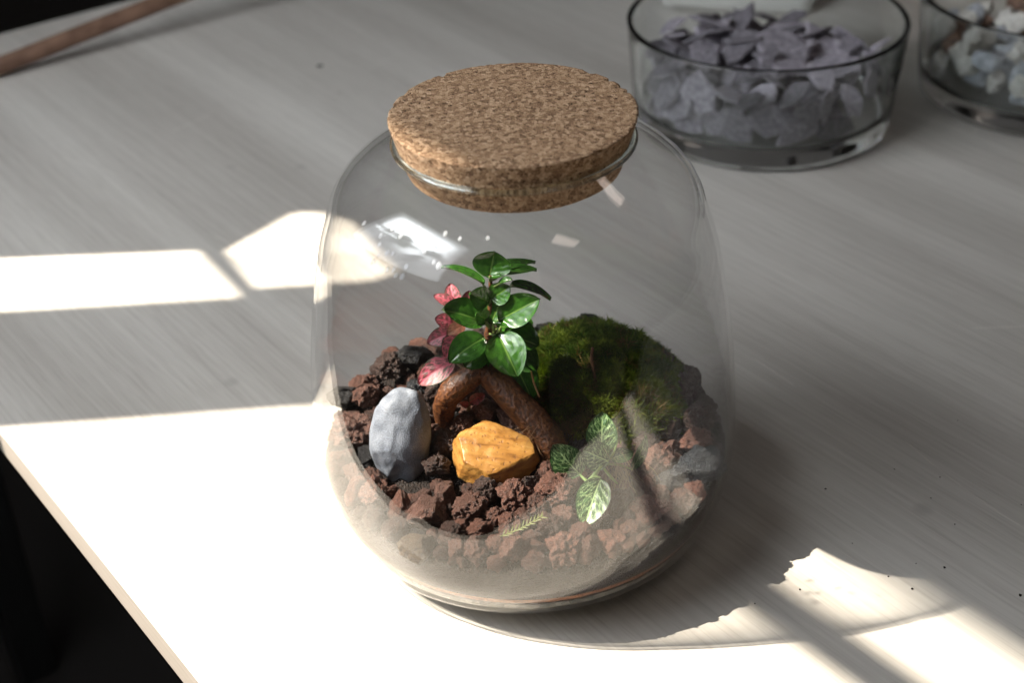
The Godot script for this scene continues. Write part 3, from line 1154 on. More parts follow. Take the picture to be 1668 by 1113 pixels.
func build_stones() -> void:
	# grey stone, upright and leaning back
	var gb := bytes_of(noise(FastNoiseLite.TYPE_SIMPLEX_SMOOTH, 0.012, 5, 101), 512, 512)
	var gf := bytes_of(noise(FastNoiseLite.TYPE_SIMPLEX, 0.12, 3, 102), 512, 512)
	var mixb := PackedByteArray()
	mixb.resize(gb.size())
	for i in gb.size():
		mixb[i] = clampi(int(gb[i] * 0.55 + gf[i] * 0.5 - 6), 0, 255)
	var gm := tri_mat(ramped(mixb, 512, 512, [[0.10, Color(0.085, 0.10, 0.135)], [0.40, Color(0.175, 0.20, 0.245)], [0.7, Color(0.28, 0.31, 0.365)], [0.95, Color(0.44, 0.47, 0.52)]]), grey_tex(gf, 512, 512), 14.0, 0.55, 0.022)
	var g := stone(417, 5, Vector3(0.0172, 0.0258, 0.0140), 9, 0.86, 0.97, 0.085, 0.022, 0.006, 1.6, 2.0)
	var bas := Basis(Vector3(0, 0, 1), deg_to_rad(-6)) * Basis(Vector3(1, 0, 0), deg_to_rad(-24)) * Basis(Vector3(0, 1, 0), 0.3)
	tag(part("grey_stone", g.mesh(), gm, null, Transform3D(bas, Vector3(-0.0660, 0.0655, 0.0190))), "large smooth blue grey stone standing upright in the red gravel", "stone")

	# yellow stone: a wedge with a slanting banded top
	var yb := noise(FastNoiseLite.TYPE_SIMPLEX_SMOOTH, 0.02, 4, 111).get_seamless_image(512, 512)
	yb.convert(Image.FORMAT_L8)
	yb.resize(512, 512, Image.INTERPOLATE_CUBIC)
	var bandn := noise(FastNoiseLite.TYPE_SIMPLEX_SMOOTH, 0.022, 3, 113)
	var band := bandn.get_seamless_image(90, 512)
	band.convert(Image.FORMAT_L8)
	band.resize(512, 512, Image.INTERPOLATE_CUBIC)
	var yd := band.get_data()
	var yl := yb.get_data()
	var ys := bytes_of(noise(FastNoiseLite.TYPE_SIMPLEX, 0.035, 3, 119), 512, 512)
	for i in yd.size():
		yd[i] = clampi(int(yd[i] * 0.85 + yl[i] * 0.15 - maxf(0.0, ys[i] - 190.0) * 3.0), 0, 255)
	var ym := tri_mat(ramped(yd, 512, 512, [[0.10, Color(0.16, 0.065, 0.016)], [0.28, Color(0.31, 0.140, 0.030)], [0.5, Color(0.38, 0.185, 0.042)], [0.8, Color(0.43, 0.225, 0.058)], [1.0, Color(0.52, 0.33, 0.12)]]), grey_tex(yd, 512, 512), 17.0, 0.42, 0.025)
	var y := stone(5, 5, Vector3(0.0245, 0.0150, 0.0195), 0, 1, 1, 0.10, 0.05, 0.02, 2.0, 3.0)
	var planes := [[Vector3(0.12, 0.92, 0.30), 0.0088], [Vector3(-0.85, 0.25, 0.35), 0.0185], [Vector3(0.55, 0.1, 0.80), 0.0165], [Vector3(-0.35, 0.05, 0.94), 0.0175], [Vector3(0.9, 0.3, -0.3), 0.0215], [Vector3(0.35, 0.2, -0.9), 0.0125], [Vector3(-0.55, 0.2, -0.8), 0.0165]]
	var lump := noise(FastNoiseLite.TYPE_SIMPLEX_SMOOTH, 0.11, 3, 117)
	for i in y.v.size():
		var p := y.v[i]
		for pass_ in 2:
			for q in planes:
				var nn: Vector3 = (q[0] as Vector3).normalized()
				var d: float = p.dot(nn) - q[1]
				if d > 0.0:
					p -= nn * d * 0.6
		y.v[i] = p + y.v[i].normalized() * 0.0006 * lump.get_noise_3dv(p * 1000.0)
	tag(part("yellow_stone", y.mesh(), ym, null, Transform3D(Basis(Vector3(0, 1, 0), -0.12) * Basis(Vector3(1, 0, 0), 0.12), Vector3(-0.0175, 0.0585, 0.0285))), "ochre yellow wedge-shaped stone with banded top before the roots", "stone")


var lava_meshes: Array = []
var lava_mats: Array = []

func build_gravel() -> void:
	for k in 9:
		lava_meshes.append(stone(500 + k, 4, Vector3(0.0082, 0.0066, 0.0072), 7, 0.64, 0.95, 0.24, 0.19, 0.20, 3.0, 5.5).mesh())
	var smooth_ := []
	for k in 3:
		smooth_.append(stone(560 + k, 4, Vector3(0.0090, 0.0062, 0.0070), 8, 0.62, 0.92, 0.2, 0.10, 0.05).mesh())
	var coal := []
	for k in 3:
		coal.append(stone(580 + k, 4, Vector3(0.0105, 0.0062, 0.0066), 9, 0.55, 0.85, 0.2, 0.14, 0.05, 4.0).mesh())
	var lb := bytes_of(noise(FastNoiseLite.TYPE_SIMPLEX, 0.045, 4, 121), 512, 512)
	var pits := noise(FastNoiseLite.TYPE_CELLULAR, 0.045, 1, 123)
	pits.cellular_return_type = FastNoiseLite.RETURN_DISTANCE
	var pb := bytes_of(pits, 512, 512)
	var lh := PackedByteArray()
	lh.resize(lb.size())
	for i in lb.size():
		lh[i] = clampi(int(lb[i] * 0.55 + pb[i] * 0.45), 0, 255)
	var ht := grey_tex(lh, 512, 512)
	var specs := [
		["reddish brown", Color(0.040, 0.019, 0.014), Color(0.250, 0.128, 0.098)],
		["rust red", Color(0.050, 0.022, 0.015), Color(0.300, 0.142, 0.104)],
		["dark brown", Color(0.022, 0.012, 0.010), Color(0.120, 0.066, 0.052)],
		["blackish", Color(0.010, 0.010, 0.011), Color(0.042, 0.042, 0.046)],
		["tan brown", Color(0.05, 0.032, 0.018), Color(0.15, 0.105, 0.062)],
		["charcoal grey", Color(0.010, 0.012, 0.015), Color(0.055, 0.062, 0.072)]]
	for s in specs:
		lava_mats.append(tri_mat(ramped(lh, 512, 512, [[0.2, s[1]], [0.8, s[2]]]), ht, 75.0, 0.45 if s[0] != "charcoal grey" else 0.32, 0.16, 0.5))
	var group := "lava pebbles of the terrarium's gravel bed"
	var put: Array = []     # [x, z, radius]
	# stones that the photograph shows singly: x, y, z, scale, mesh kind, tone, label
	var own := [
		[-0.0505, 0.0520, 0.0680, 1.45, "s", 0, "largest dark reddish lava pebble, between grey stone and front glass"],
		[-0.0785, 0.0535, 0.0520, 1.25, "l", 1, "rounded reddish brown lava pebble just below the grey stone"],
		[-0.1000, 0.0560, -0.0330, 1.15, "c", 3, "glossy black bark piece at the bed's left edge against the glass"],
		[-0.0610, 0.0660, -0.0560, 1.25, "c", 3, "black jagged charcoal piece on the bed's back rim behind the grey stone"],
		[-0.0750, 0.0650, -0.0480, 1.15, "l", 2, "tall dark brown lava pebble on the back rim left of the charcoal"],
		[-0.0930, 0.0540, -0.0010, 1.65, "l", 0, "large rough brown lava lump left of the grey stone"],
		[0.0410, 0.0690, -0.0790, 0.95, "l", 3, "small black lava pebble peeking over the moss top"],
		[0.0655, 0.0650, -0.0600, 0.75, "l", 3, "small black lava pebble behind the moss's right slope"],
		[0.0790, 0.0600, -0.0440, 1.25, "l", 2, "dark brown lava pebble at the moss's right rear edge"],
		[0.0890, 0.0570, -0.0230, 1.40, "l", 2, "large dark lava pebble right of the moss by the glass"],
		[0.0960, 0.0540, -0.0010, 1.35, "l", 2, "dark brown lava pebble by the right glass wall"],
		[0.0900, 0.0560, 0.0420, 1.55, "c", 5, "glinting charcoal grey rock at the right glass wall"],
		[0.0920, 0.0565, 0.0235, 1.15, "l", 1, "rust red lava pebble just above the charcoal rock"],
		[0.0700, 0.0540, 0.0330, 1.05, "l", 1, "rust red lava pebble left of the charcoal rock"],
		[0.0745, 0.0500, 0.0480, 0.95, "s", 5, "grey pebble between charcoal rock and white-veined plant"],
		[0.0140, 0.0540, 0.0560, 1.25, "l", 1, "pinkish brown lava pebble left of the white-veined plant"],
		[-0.0080, 0.0530, 0.0580, 1.20, "l", 1, "knobbly reddish lava pebble under the yellow stone's right end"],
		[-0.0560, 0.0470, 0.0880, 1.10, "s", 4, "tan brown pebble against the front glass below the grey stone"],
		[-0.0300, 0.0520, 0.0640, 1.15, "l", 0, "reddish lava pebble in front of the yellow stone"],
		[0.0160, 0.0475, 0.0960, 1.35, "l", 1, "large pale reddish pebble against the front glass"],
		[0.0400, 0.0470, 0.0880, 1.10, "s", 1, "flat reddish pebble at the front glass under the drooping leaf"],
		[0.0620, 0.0480, 0.0700, 1.40, "s", 1, "broad pinkish pebble right of the drooping leaf"],
		[-0.0480, 0.0560, 0.0330, 0.90, "l", 2, "dark lava pebble in the gap between the two stones"],
		[-0.0420, 0.0580, 0.0160, 1.10, "l", 2, "crumbly dark lava pebble right of the grey stone"],
		[-0.0700, 0.0590, -0.0130, 1.30, "l", 0, "rough brown lava pebble behind the grey stone"],
		[-0.0880, 0.0590, -0.0300, 1.05, "l", 1, "rust red lava pebble near the black bark piece"],
	]
	for o in own:
		var m: Mesh = lava_meshes[rng.randi() % 9]
		if o[4] == "s":
			m = smooth_[rng.randi() % 3]
		elif o[4] == "c":
			m = coal[rng.randi() % 3]
		var e := Vector3(rng.randf_range(-0.4, 0.4), rng.randf() * TAU, rng.randf_range(-0.4, 0.4))
		if o[2] < -0.03 and o[4] == "c":
			e = Vector3(0.2, 0.4, -0.5)
		tag(part("lava_pebble" if o[4] != "c" else "charcoal_piece", m, lava_mats[o[5]], null, Transform3D(Basis.from_euler(e).scaled_local(Vector3.ONE * o[3]), Vector3(o[0], o[1], o[2]))), o[6], "pebble", group)
		put.append([o[0], o[2], 0.0070 * o[3]])
	# what stands in the bed
	var kept := [[-0.066, 0.022, 0.016], [-0.060, 0.034, 0.012], [-0.0175, 0.0285, 0.018], [-0.030, 0.030, 0.013], [-0.003, 0.030, 0.013], [0.015, 0.026, 0.008], [-0.0445, -0.006, 0.007], [0.028, 0.054, 0.006], [0.037, 0.060, 0.006], [0.033, 0.072, 0.011]]
	var marks := [[-0.066, 0.02, "grey stone"], [-0.0175, 0.0285, "yellow stone"], [0.015, 0.026, "thick root"], [0.038, 0.06, "white-veined plant"], [0.05, -0.035, "moss mound"], [-0.045, -0.025, "pink plant"], [0.092, 0.042, "charcoal rock"]]
	for pass_ in 3:
		var lo: float = [0.72, 0.46, 0.26][pass_]
		var hi: float = [1.08, 0.70, 0.44][pass_]
		var tries: int = [4000, 7000, 6000][pass_]
		var most: int = [120, 110, 55][pass_]
		var done := 0
		for i in tries:
			if done >= most:
				break
			var s := rng.randf_range(lo, hi)
			var rr := 0.0070 * s
			var a := rng.randf() * TAU
			var rad := sqrt(rng.randf()) * (inside_r(0.05) - rr * 0.95)
			var x := rad * cos(a)
			var z := rad * sin(a)
			var q := moss_q(x, z)
			if q < 0.95 + rr * 8.0:
				continue
			var bad := false
			for o in kept:
				if Vector2(x - o[0], z - o[1]).length() < o[2] + rr * 0.55:
					bad = true
					break
			if bad:
				continue
			for o in put:
				if Vector2(x - o[0], z - o[1]).length() < (o[2] + rr) * (0.84 if pass_ < 2 else 0.74):
					bad = true
					break
			if bad:
				continue
			put.append([x, z, rr])
			done += 1
			var tone := 0
			var t := rng.randf()
			if t < 0.30: tone = 1
			elif t < 0.52: tone = 2
			elif t < 0.62: tone = 3
			elif t < 0.635: tone = 4
			elif t < 0.69: tone = 5
			if z > 0.03 and tone == 3:
				tone = 2
			if x > 0.06 and z < 0.02 and tone < 2:
				tone = 2
			var m: Mesh = lava_meshes[rng.randi() % 9] if rng.randf() < 0.8 else smooth_[rng.randi() % 3]
			var y := soil_h(x, z) + rr * (rng.randf_range(0.55, 0.95) if pass_ < 2 else 0.8)
			var bas := Basis.from_euler(Vector3(rng.randf() * TAU, rng.randf() * TAU, rng.randf() * TAU)).scaled_local(Vector3.ONE * s)
			var best := 9.0
			var word := ""
			for k in marks:
				var d := Vector2(x - k[0], z - k[1])
				if d.length() < best:
					best = d.length()
					var side := "left of"
					if absf(d.y) > absf(d.x):
						side = "in front of" if d.y > 0 else "behind"
					elif d.x > 0:
						side = "right of"
					word = "%s the %s" % [side, k[2]]
			var size: String = ["large", "small", "tiny"][pass_]
			var edge := ", against the glass" if rad > 0.088 else ""
			tag(part("lava_pebble", m, lava_mats[tone], null, Transform3D(bas, Vector3(x, y, z))), "%s %s rough lava pebble %s%s" % [size, specs[tone][0], word, edge], "pebble", group)


func build_moss() -> void:
	var g := Geo.new()
	var n := noise(FastNoiseLite.TYPE_SIMPLEX_SMOOTH, 0.12, 3, 130)
	var seg := 72
	var rings := 26
	g.add(Vector3(0.044, moss_h(0.044, -0.033), -0.033))
	for i in rings:
		var f := (i + 1.0) / rings
		for k in seg:
			var a := TAU * k / seg
			var x := 0.044 + 0.049 * f * cos(a)
			var z := -0.033 + 0.049 * f * sin(a)
			var y := moss_h(x, z) + 0.0085 * n.get_noise_2d(x * 1000.0, z * 1000.0) - (0.008 if i == rings - 1 else 0.0)
			g.add(Vector3(x, y, z))
	for k in seg:
		g.tri(0, 1 + (k + 1) % seg, 1 + k)
	for i in rings - 1:
		for k in seg:
			var k2 := (k + 1) % seg
			g.quad(1 + i * seg + k, 1 + i * seg + k2, 1 + (i + 1) * seg + k2, 1 + (i + 1) * seg + k)
	var bm := tri_mat(ramped(bytes_of(noise(FastNoiseLite.TYPE_SIMPLEX, 0.08, 3, 131), 128, 128), 128, 128, [[0.1, Color(0.006, 0.010, 0.003)], [0.9, Color(0.018, 0.028, 0.006)]]), null, 30.0, 0.9, 0.0)
	var mound := part("moss", g.mesh(false), bm)
	tag(mound, "dense green moss mound sloping up behind the roots on the right", "moss", "", "stuff")
	# tufts of fine blades
	var tuft := Geo.new()
	var r := RandomNumberGenerator.new()
	r.seed = 5
	for k in 11:
		var a := TAU * k / 11.0 + r.randf_range(-0.2, 0.2)
		var lean := r.randf_range(0.15, 0.9)
		var d := Vector3(cos(a) * lean, 1.0, sin(a) * lean).normalized()
		var side := d.cross(Vector3(cos(a + 1.3), 0.2, sin(a + 1.3))).normalized()
		var len := r.randf_range(0.0032, 0.0056)
		var w := 0.00017
		var b := Vector3(cos(a), 0, sin(a)) * 0.0003
		var p1 := b + d * len * 0.55
		var p2 := b + (d + Vector3(cos(a), -0.4, sin(a)) * 0.3 * lean) * len
		var i0 := tuft.add(b - side * w)
		var i1 := tuft.add(b + side * w)
		var i2 := tuft.add(p1 + side * w * 0.9)
		var i3 := tuft.add(p1 - side * w * 0.9)
		var i4 := tuft.add(p2)
		tuft.quad(i0, i1, i2, i3)
		tuft.tri(i3, i2, i4)
	var tm := mat(Color.WHITE, 0.6, 0.35)
	tm.vertex_color_use_as_albedo = true
	tm.cull_mode = BaseMaterial3D.CULL_DISABLED
	tm.backlight_enabled = true
	tm.backlight = Color(0.6, 0.65, 0.3)
	var mm := MultiMesh.new()
	mm.transform_format = MultiMesh.TRANSFORM_3D
	mm.use_colors = true
	mm.mesh = tuft.mesh(false)
	var xf: Array = []
	var col: Array = []
	var clump := noise(FastNoiseLite.TYPE_SIMPLEX_SMOOTH, 0.07, 2, 134)
	while xf.size() < 8000:
		var x := 0.044 + r.randf_range(-1.06, 1.06) * 0.049
		var z := -0.033 + r.randf_range(-1.06, 1.06) * 0.049
		var q := moss_q(x, z)
		if q > 1.10 or Vector2(x, z).length() > 0.103:
			continue
		var e := 0.001
		var nx := (moss_h(x - e, z) - moss_h(x + e, z)) / (2 * e)
		var nz := (moss_h(x, z - e) - moss_h(x, z + e)) / (2 * e)
		var up := Vector3(clampf(nx, -2, 2), 1.0, clampf(nz, -2, 2)).normalized()
		up = (up + Vector3(r.randfn(), r.randfn(), r.randfn()) * 0.22).normalized()
		var sx := up.cross(Vector3(r.randfn(), 0.1, r.randfn())).normalized()
		var s := r.randf_range(0.8, 1.35) * (1.0 + 0.5 * clampf((z + 0.025) / 0.03, 0, 1))
		var y := moss_h(x, z) + 0.0085 * n.get_noise_2d(x * 1000.0, z * 1000.0)
		xf.append(Transform3D(Basis(sx, up, sx.cross(up)).scaled_local(Vector3(s, s, s)), Vector3(x, y - 0.0004, z)))
		var c := clump.get_noise_2d(x * 1000.0, z * 1000.0)
		var front := clampf((z + 0.02) / 0.03, 0, 1)
		var base := Color(0.045, 0.095, 0.010).lerp(Color(0.22, 0.27, 0.034), clampf(0.25 + c * 0.9 + front * 0.35 + r.randf_range(-0.2, 0.2), 0, 1))
		if (front > 0.4 and c < -0.1 and r.randf() < 0.6) or (c < -0.32 and r.randf() < 0.5):
			base = Color(0.20, 0.13, 0.05)
		col.append(base)
	mm.instance_count = xf.size()
	for i in xf.size():
		mm.set_instance_transform(i, xf[i])
		mm.set_instance_color(i, col[i])
	var mi := MultiMeshInstance3D.new()
	mi.name = "moss_blades"
	mi.multimesh = mm
	mi.material_override = tm
	mi.set_meta("kind", "stuff")
	mound.add_child(mi)

	# twigs lying on the moss
	var tb := ramped(bytes_of(noise(FastNoiseLite.TYPE_SIMPLEX, 0.06, 3, 140), 64, 64), 64, 64, [[0.1, Color(0.10, 0.045, 0.02)], [0.9, Color(0.24, 0.115, 0.055)]])
	var wm := tri_mat(tb, null, 40.0, 0.65, 0.0)
	tag(part("twig", tube([Vector3(0.0383, 0.0965, -0.0121), Vector3(0.0376, 0.090, -0.010), Vector3(0.0392, 0.079, -0.006), Vector3(0.0380, 0.068, -0.003)], [0.0007, 0.0009, 0.0010, 0.0012], 8).mesh(), wm), "thin upright reddish twig standing before the moss", "twig")
	tag(part("twig", tube([Vector3(0.0160, 0.0600, -0.0030), Vector3(0.0255, 0.0655, 0.0000), Vector3(0.0376, 0.0705, 0.0000), Vector3(0.046, 0.0735, -0.004)], [0.0013, 0.0015, 0.0013, 0.0008], 8).mesh(), wm), "brown twig lying slanted across the moss's front", "twig")
	tag(part("twig", tube([Vector3(0.0045, 0.094, 0.004), Vector3(0.0058, 0.0875, 0.006), Vector3(0.0085, 0.080, 0.009)], [0.00035, 0.0006, 0.0004], 6).mesh(), mat(lin(0.45, 0.25, 0.12), 0.5)), "pale hair-thin twig hanging beside the thick root", "twig")


func build_bonsai() -> void:
	var t := thing("bonsai_fig", Vector3(-0.02, 0.05, 0.0))
	tag(t, "small bonsai fig with two thick brown roots and glossy green leaves", "plant")
	var inv := Transform3D(Basis(), -t.position)
	var nz := noise(FastNoiseLite.TYPE_SIMPLEX_SMOOTH, 0.28, 3, 150)
	var bb := bytes_of(noise(FastNoiseLite.TYPE_SIMPLEX, 0.035, 4, 151), 256, 256)
	var bark := tri_mat(ramped(bb, 256, 256, [[0.15, Color(0.030, 0.011, 0.006)], [0.5, Color(0.110, 0.038, 0.013)], [0.85, Color(0.190, 0.074, 0.024)]]), grey_tex(bb, 256, 256), 40.0, 0.45, 0.045)
	var g := tube([Vector3(-0.0200, 0.0925, -0.0045), Vector3(-0.0285, 0.0870, -0.0025), Vector3(-0.0385, 0.0795, -0.0005), Vector3(-0.0432, 0.0690, -0.0020), Vector3(-0.0440, 0.0560, -0.0050), Vector3(-0.0445, 0.0440, -0.0060)], [0.0054, 0.0066, 0.0068, 0.0062, 0.0052, 0.0035], 24, 0.13, nz)
	part("root", g.mesh(), bark, t, inv)
	g = tube([Vector3(-0.0215, 0.0915, -0.0045), Vector3(-0.0150, 0.0855, -0.0010), Vector3(-0.0025, 0.0745, 0.0085), Vector3(0.0075, 0.0655, 0.0165), Vector3(0.0138, 0.0565, 0.0235), Vector3(0.0165, 0.0440, 0.0270)], [0.0058, 0.0072, 0.0080, 0.0088, 0.0090, 0.0074], 24, 0.13, nz)
	part("root", g.mesh(), bark, t, inv)
	g = tube([Vector3(-0.0210, 0.0880, -0.0045), Vector3(-0.0195, 0.0985, -0.0065), Vector3(-0.0170, 0.1130, -0.0085), Vector3(-0.0157, 0.1280, -0.0110), Vector3(-0.0146, 0.1440, -0.0130)], [0.0062, 0.0036, 0.0019, 0.0013, 0.0010], 14, 0.25, nz)
	part("trunk", g.mesh(), bark, t, inv)
	# fine root hairs
	var hair := Geo.new()
	var r := RandomNumberGenerator.new()
	r.seed = 31
	for k in 46:
		var f := r.randf()
		var p := Vector3(0.002, 0.070, 0.013).lerp(Vector3(0.017, 0.052, 0.026), f) + Vector3(r.randfn(), r.randfn(), r.randfn()) * 0.003 + Vector3(-0.002, 0.001, 0.005)
		var d := Vector3(r.randfn() * 0.6 - 0.3, -0.6 + r.randfn() * 0.3, 0.5 + r.randfn() * 0.4) * 0.008
		hair.join(tube([p, p + d * 0.5 + Vector3(r.randfn(), r.randfn(), r.randfn()) * 0.0012, p + d], [0.00016, 0.00014, 0.00008], 5))
	part("root_hairs", hair.mesh(), mat(lin(0.26, 0.15, 0.07), 0.6), t, inv).set_meta("kind", "stuff")
	var lm := leaf_mat(leaf_texture("ficus"), 0.20, Color(0.42, 0.46, 0.22))
	lm.clearcoat_enabled = true
	lm.clearcoat = 0.25
	lm.clearcoat_roughness = 0.08
	lm.clearcoat = 0.5
	lm.heightmap_enabled = true
	lm.heightmap_texture = grey_tex(bytes_of(noise(FastNoiseLite.TYPE_SIMPLEX_SMOOTH, 0.02, 2, 155), 128, 128), 128, 128)
	lm.heightmap_scale = 0.03
	var px := 1.0 / 3070.0
	# base, tip, width in photo pixels, facing, cup, bow, shape
	var leaves := [
		[Vector3(-0.0154, 0.1433, -0.012), Vector3(-0.0122, 0.1560, -0.016), 54, Vector3(-0.1, 0.25, 0.96), 0.10, -0.05, 0.95],
		[Vector3(-0.0109, 0.1439, -0.012), Vector3(0.0085, 0.1412, -0.020), 38, Vector3(0.1, 0.95, -0.15), 0.10, 0.07, 0.85],
		[Vector3(-0.0144, 0.1432, -0.016), Vector3(0.0080, 0.1370, -0.035), 36, Vector3(0.1, 0.9, -0.20), 0.10, 0.06, 0.85],
		[Vector3(-0.0182, 0.1390, -0.012), Vector3(-0.0392, 0.1450, -0.020), 34, Vector3(-0.1, 0.93, -0.33), 0.12, 0.08, 0.85],
		[Vector3(-0.0104, 0.1406, -0.010), Vector3(-0.0035, 0.1445, -0.006), 12, Vector3(0.2, 0.8, 0.4), 0.2, 0.10, 0.85],
		[Vector3(-0.0050, 0.1327, -0.020), Vector3(0.0153, 0.1233, -0.020), 46, Vector3(0.35, 0.85, -0.20), 0.10, 0.08, 0.85],
		[Vector3(-0.0158, 0.1185, -0.0065), Vector3(-0.0090, 0.1330, -0.0100), 58, Vector3(-0.22, 0.5, 0.84), 0.06, -0.04, 0.95],
		[Vector3(-0.0109, 0.1207, -0.006), Vector3(0.0097, 0.1346, -0.002), 46, Vector3(-0.05, 0.62, 0.78), 0.12, 0.04, 0.88],
		[Vector3(-0.0191, 0.1199, -0.006), Vector3(-0.0398, 0.1304, -0.002), 48, Vector3(-0.2, 0.85, 0.42), 0.14, 0.06, 0.88],
		[Vector3(-0.0188, 0.1241, -0.014), Vector3(-0.0203, 0.1332, -0.018), 25, Vector3(-0.2, 0.5, 0.8), 0.1, 0.0, 0.9],
		[Vector3(-0.0195, 0.1112, -0.004), Vector3(-0.0374, 0.1032, 0.006), 46, Vector3(-0.35, 0.68, 0.65), 0.10, 0.10, 0.80],
		[Vector3(-0.0122, 0.1145, -0.002), Vector3(-0.0031, 0.1001, 0.016), 56, Vector3(-0.05, 0.72, 0.70), 0.07, 0.09, 0.78],
		[Vector3(-0.0242, 0.1023, -0.006), Vector3(-0.0224, 0.0912, 0.0), 33, Vector3(0.1, 0.35, 0.93), 0.1, 0.05, 0.85],
		[Vector3(-0.0094, 0.1087, -0.010), Vector3(0.0084, 0.1049, -0.004), 52, Vector3(0.25, 0.75, 0.6), 0.1, 0.08, 0.82],
		[Vector3(-0.0052, 0.0990, -0.012), Vector3(0.0068, 0.0880, -0.006), 42, Vector3(0.3, 0.5, 0.8), 0.1, 0.08, 0.82],
		[Vector3(-0.0050, 0.0940, -0.008), Vector3(0.0041, 0.0748, 0.002), 46, Vector3(0.25, 0.35, 0.9), 0.08, 0.06, 0.82],
		[Vector3(-0.0132, 0.1096, -0.015), Vector3(0.0056, 0.1080, -0.020), 44, Vector3(0.2, 0.9, 0.3), 0.1, 0.08, 0.85],
	]
	leaves.append([Vector3(-0.0165, 0.1300, -0.0100), Vector3(-0.0260, 0.1375, -0.0060), 34, Vector3(-0.2, 0.6, 0.75), 0.1, 0.05, 0.85])
	leaves.append([Vector3(-0.0152, 0.1310, -0.0100), Vector3(-0.0050, 0.1390, -0.0090), 32, Vector3(0.15, 0.6, 0.75), 0.1, 0.05, 0.85])
	leaves.append([Vector3(-0.0175, 0.1210, -0.0060), Vector3(-0.0235, 0.1275, -0.0020), 26, Vector3(-0.2, 0.6, 0.75), 0.1, 0.05, 0.85])
	leaves.append([Vector3(-0.0190, 0.1040, -0.0050), Vector3(-0.0300, 0.0965, 0.0010), 36, Vector3(-0.2, 0.5, 0.8), 0.1, 0.05, 0.85])
	var stem := [Vector3(-0.0146, 0.1435, -0.013), Vector3(-0.0170, 0.1140, -0.0085)]
	var petm := mat(lin(0.14, 0.20, 0.05), 0.4)
	for l in leaves:
		var o := part("leaf", leaf(l[0], l[0] + (l[1] - l[0]) * 1.06, l[2] * px * 1.16, l[3], l[4], l[5], l[6], 0.003).mesh(false), lm, t, inv)
		var b: Vector3 = l[0]
		var s := Geometry3D.get_closest_point_to_segment(b + Vector3(0, -0.003, 0), Vector3(-0.0195, 0.0985, -0.0065), Vector3(-0.0146, 0.1430, -0.013))
		part("leaf_stalk", tube([s, (s + b) * 0.5 + Vector3(0, -0.0006, 0.0004), b + ((l[1] as Vector3) - b) * 0.05], [0.0007, 0.0006, 0.0005], 7).mesh(), petm, o)
	# buds at the leaf cluster
	for k in 3:
		var p := Vector3(-0.0165 + 0.0022 * k, 0.1165 - 0.0012 * k, -0.0055 + 0.0012 * k)
		part("bud", tube([p, p + Vector3(-0.0014 + 0.0012 * k, 0.0028, 0.0012), p + Vector3(-0.002 + 0.0018 * k, 0.0052, 0.0016)], [0.0010, 0.0011, 0.0003], 8).mesh(), petm, t, inv)


func build_pink_plant() -> void:
	var t := thing("pink_fittonia", Vector3(-0.035, 0.055, -0.025))
	tag(t, "small plant with pink dark-veined leaves behind the bonsai fig", "plant")
	var inv := Transform3D(Basis(), -t.position)
	var px := 1.0 / 3000.0
	var lm := leaf_mat(leaf_texture("pink"), 0.45, Color(0.4, 0.25, 0.25))
	var brown := leaf_mat(ramped(bytes_of(noise(FastNoiseLite.TYPE_SIMPLEX, 0.05, 3, 160), 64, 64), 64, 64, [[0.1, Color(0.09, 0.028, 0.015)], [0.9, Color(0.20, 0.075, 0.04)]]), 0.5, Color(0.2, 0.1, 0.08))
	var sm := mat(lin(0.16, 0.11, 0.05), 0.5)
	var leaves := [
		[Vector3(-0.0342, 0.1097, -0.035), Vector3(-0.0377, 0.1208, -0.045), 30, Vector3(-0.2, 0.5, 0.8), 0],
		[Vector3(-0.0291, 0.1095, -0.035), Vector3(-0.0270, 0.1190, -0.040), 26, Vector3(0.2, 0.6, 0.7), 0],
		[Vector3(-0.0345, 0.1115, -0.036), Vector3(-0.0470, 0.1165, -0.040), 22, Vector3(-0.2, 0.8, 0.4), 0],
		[Vector3(-0.0345, 0.1030, -0.030), Vector3(-0.0467, 0.1080, -0.030), 30, Vector3(-0.3, 0.75, 0.6), 0],
		[Vector3(-0.0355, 0.1003, -0.028), Vector3(-0.0515, 0.0945, -0.026), 32, Vector3(-0.3, 0.6, 0.75), 0],
		[Vector3(-0.0345, 0.0996, -0.026), Vector3(-0.0415, 0.0895, -0.018), 34, Vector3(-0.1, 0.6, 0.8), 0],
		[Vector3(-0.0370, 0.0835, -0.024), Vector3(-0.0575, 0.0715, -0.020), 46, Vector3(-0.25, 0.75, 0.6), 0],
		[Vector3(-0.0302, 0.1067, -0.024), Vector3(-0.0400, 0.1045, -0.018), 24, Vector3(-0.1, 0.8, 0.5), 1],
		[Vector3(-0.0295, 0.0676, -0.006), Vector3(-0.0210, 0.0715, -0.008), 20, Vector3(0.1, 0.6, 0.8), 0],
		[Vector3(-0.0300, 0.0665, -0.005), Vector3(-0.0350, 0.0700, -0.003), 12, Vector3(-0.1, 0.6, 0.8), 0],
	]
	for l in leaves:
		part("leaf", leaf(l[0], l[1], l[2] * px, l[3], 0.08, 0.10, 0.82, 0.006).mesh(false), brown if l[4] == 1 else lm, t, inv)
	for s in [[Vector3(-0.0310, 0.055, -0.024), Vector3(-0.0325, 0.085, -0.028), Vector3(-0.0335, 0.1115, -0.036)], [Vector3(-0.0285, 0.0760, -0.016), Vector3(-0.033, 0.081, -0.021), Vector3(-0.0375, 0.0835, -0.024)], [Vector3(-0.031, 0.056, -0.010), Vector3(-0.0305, 0.062, -0.007), Vector3(-0.0295, 0.0676, -0.006)]]:
		part("stem", tube(s, [0.0011, 0.0010, 0.0007], 8).mesh(), sm, t, inv)


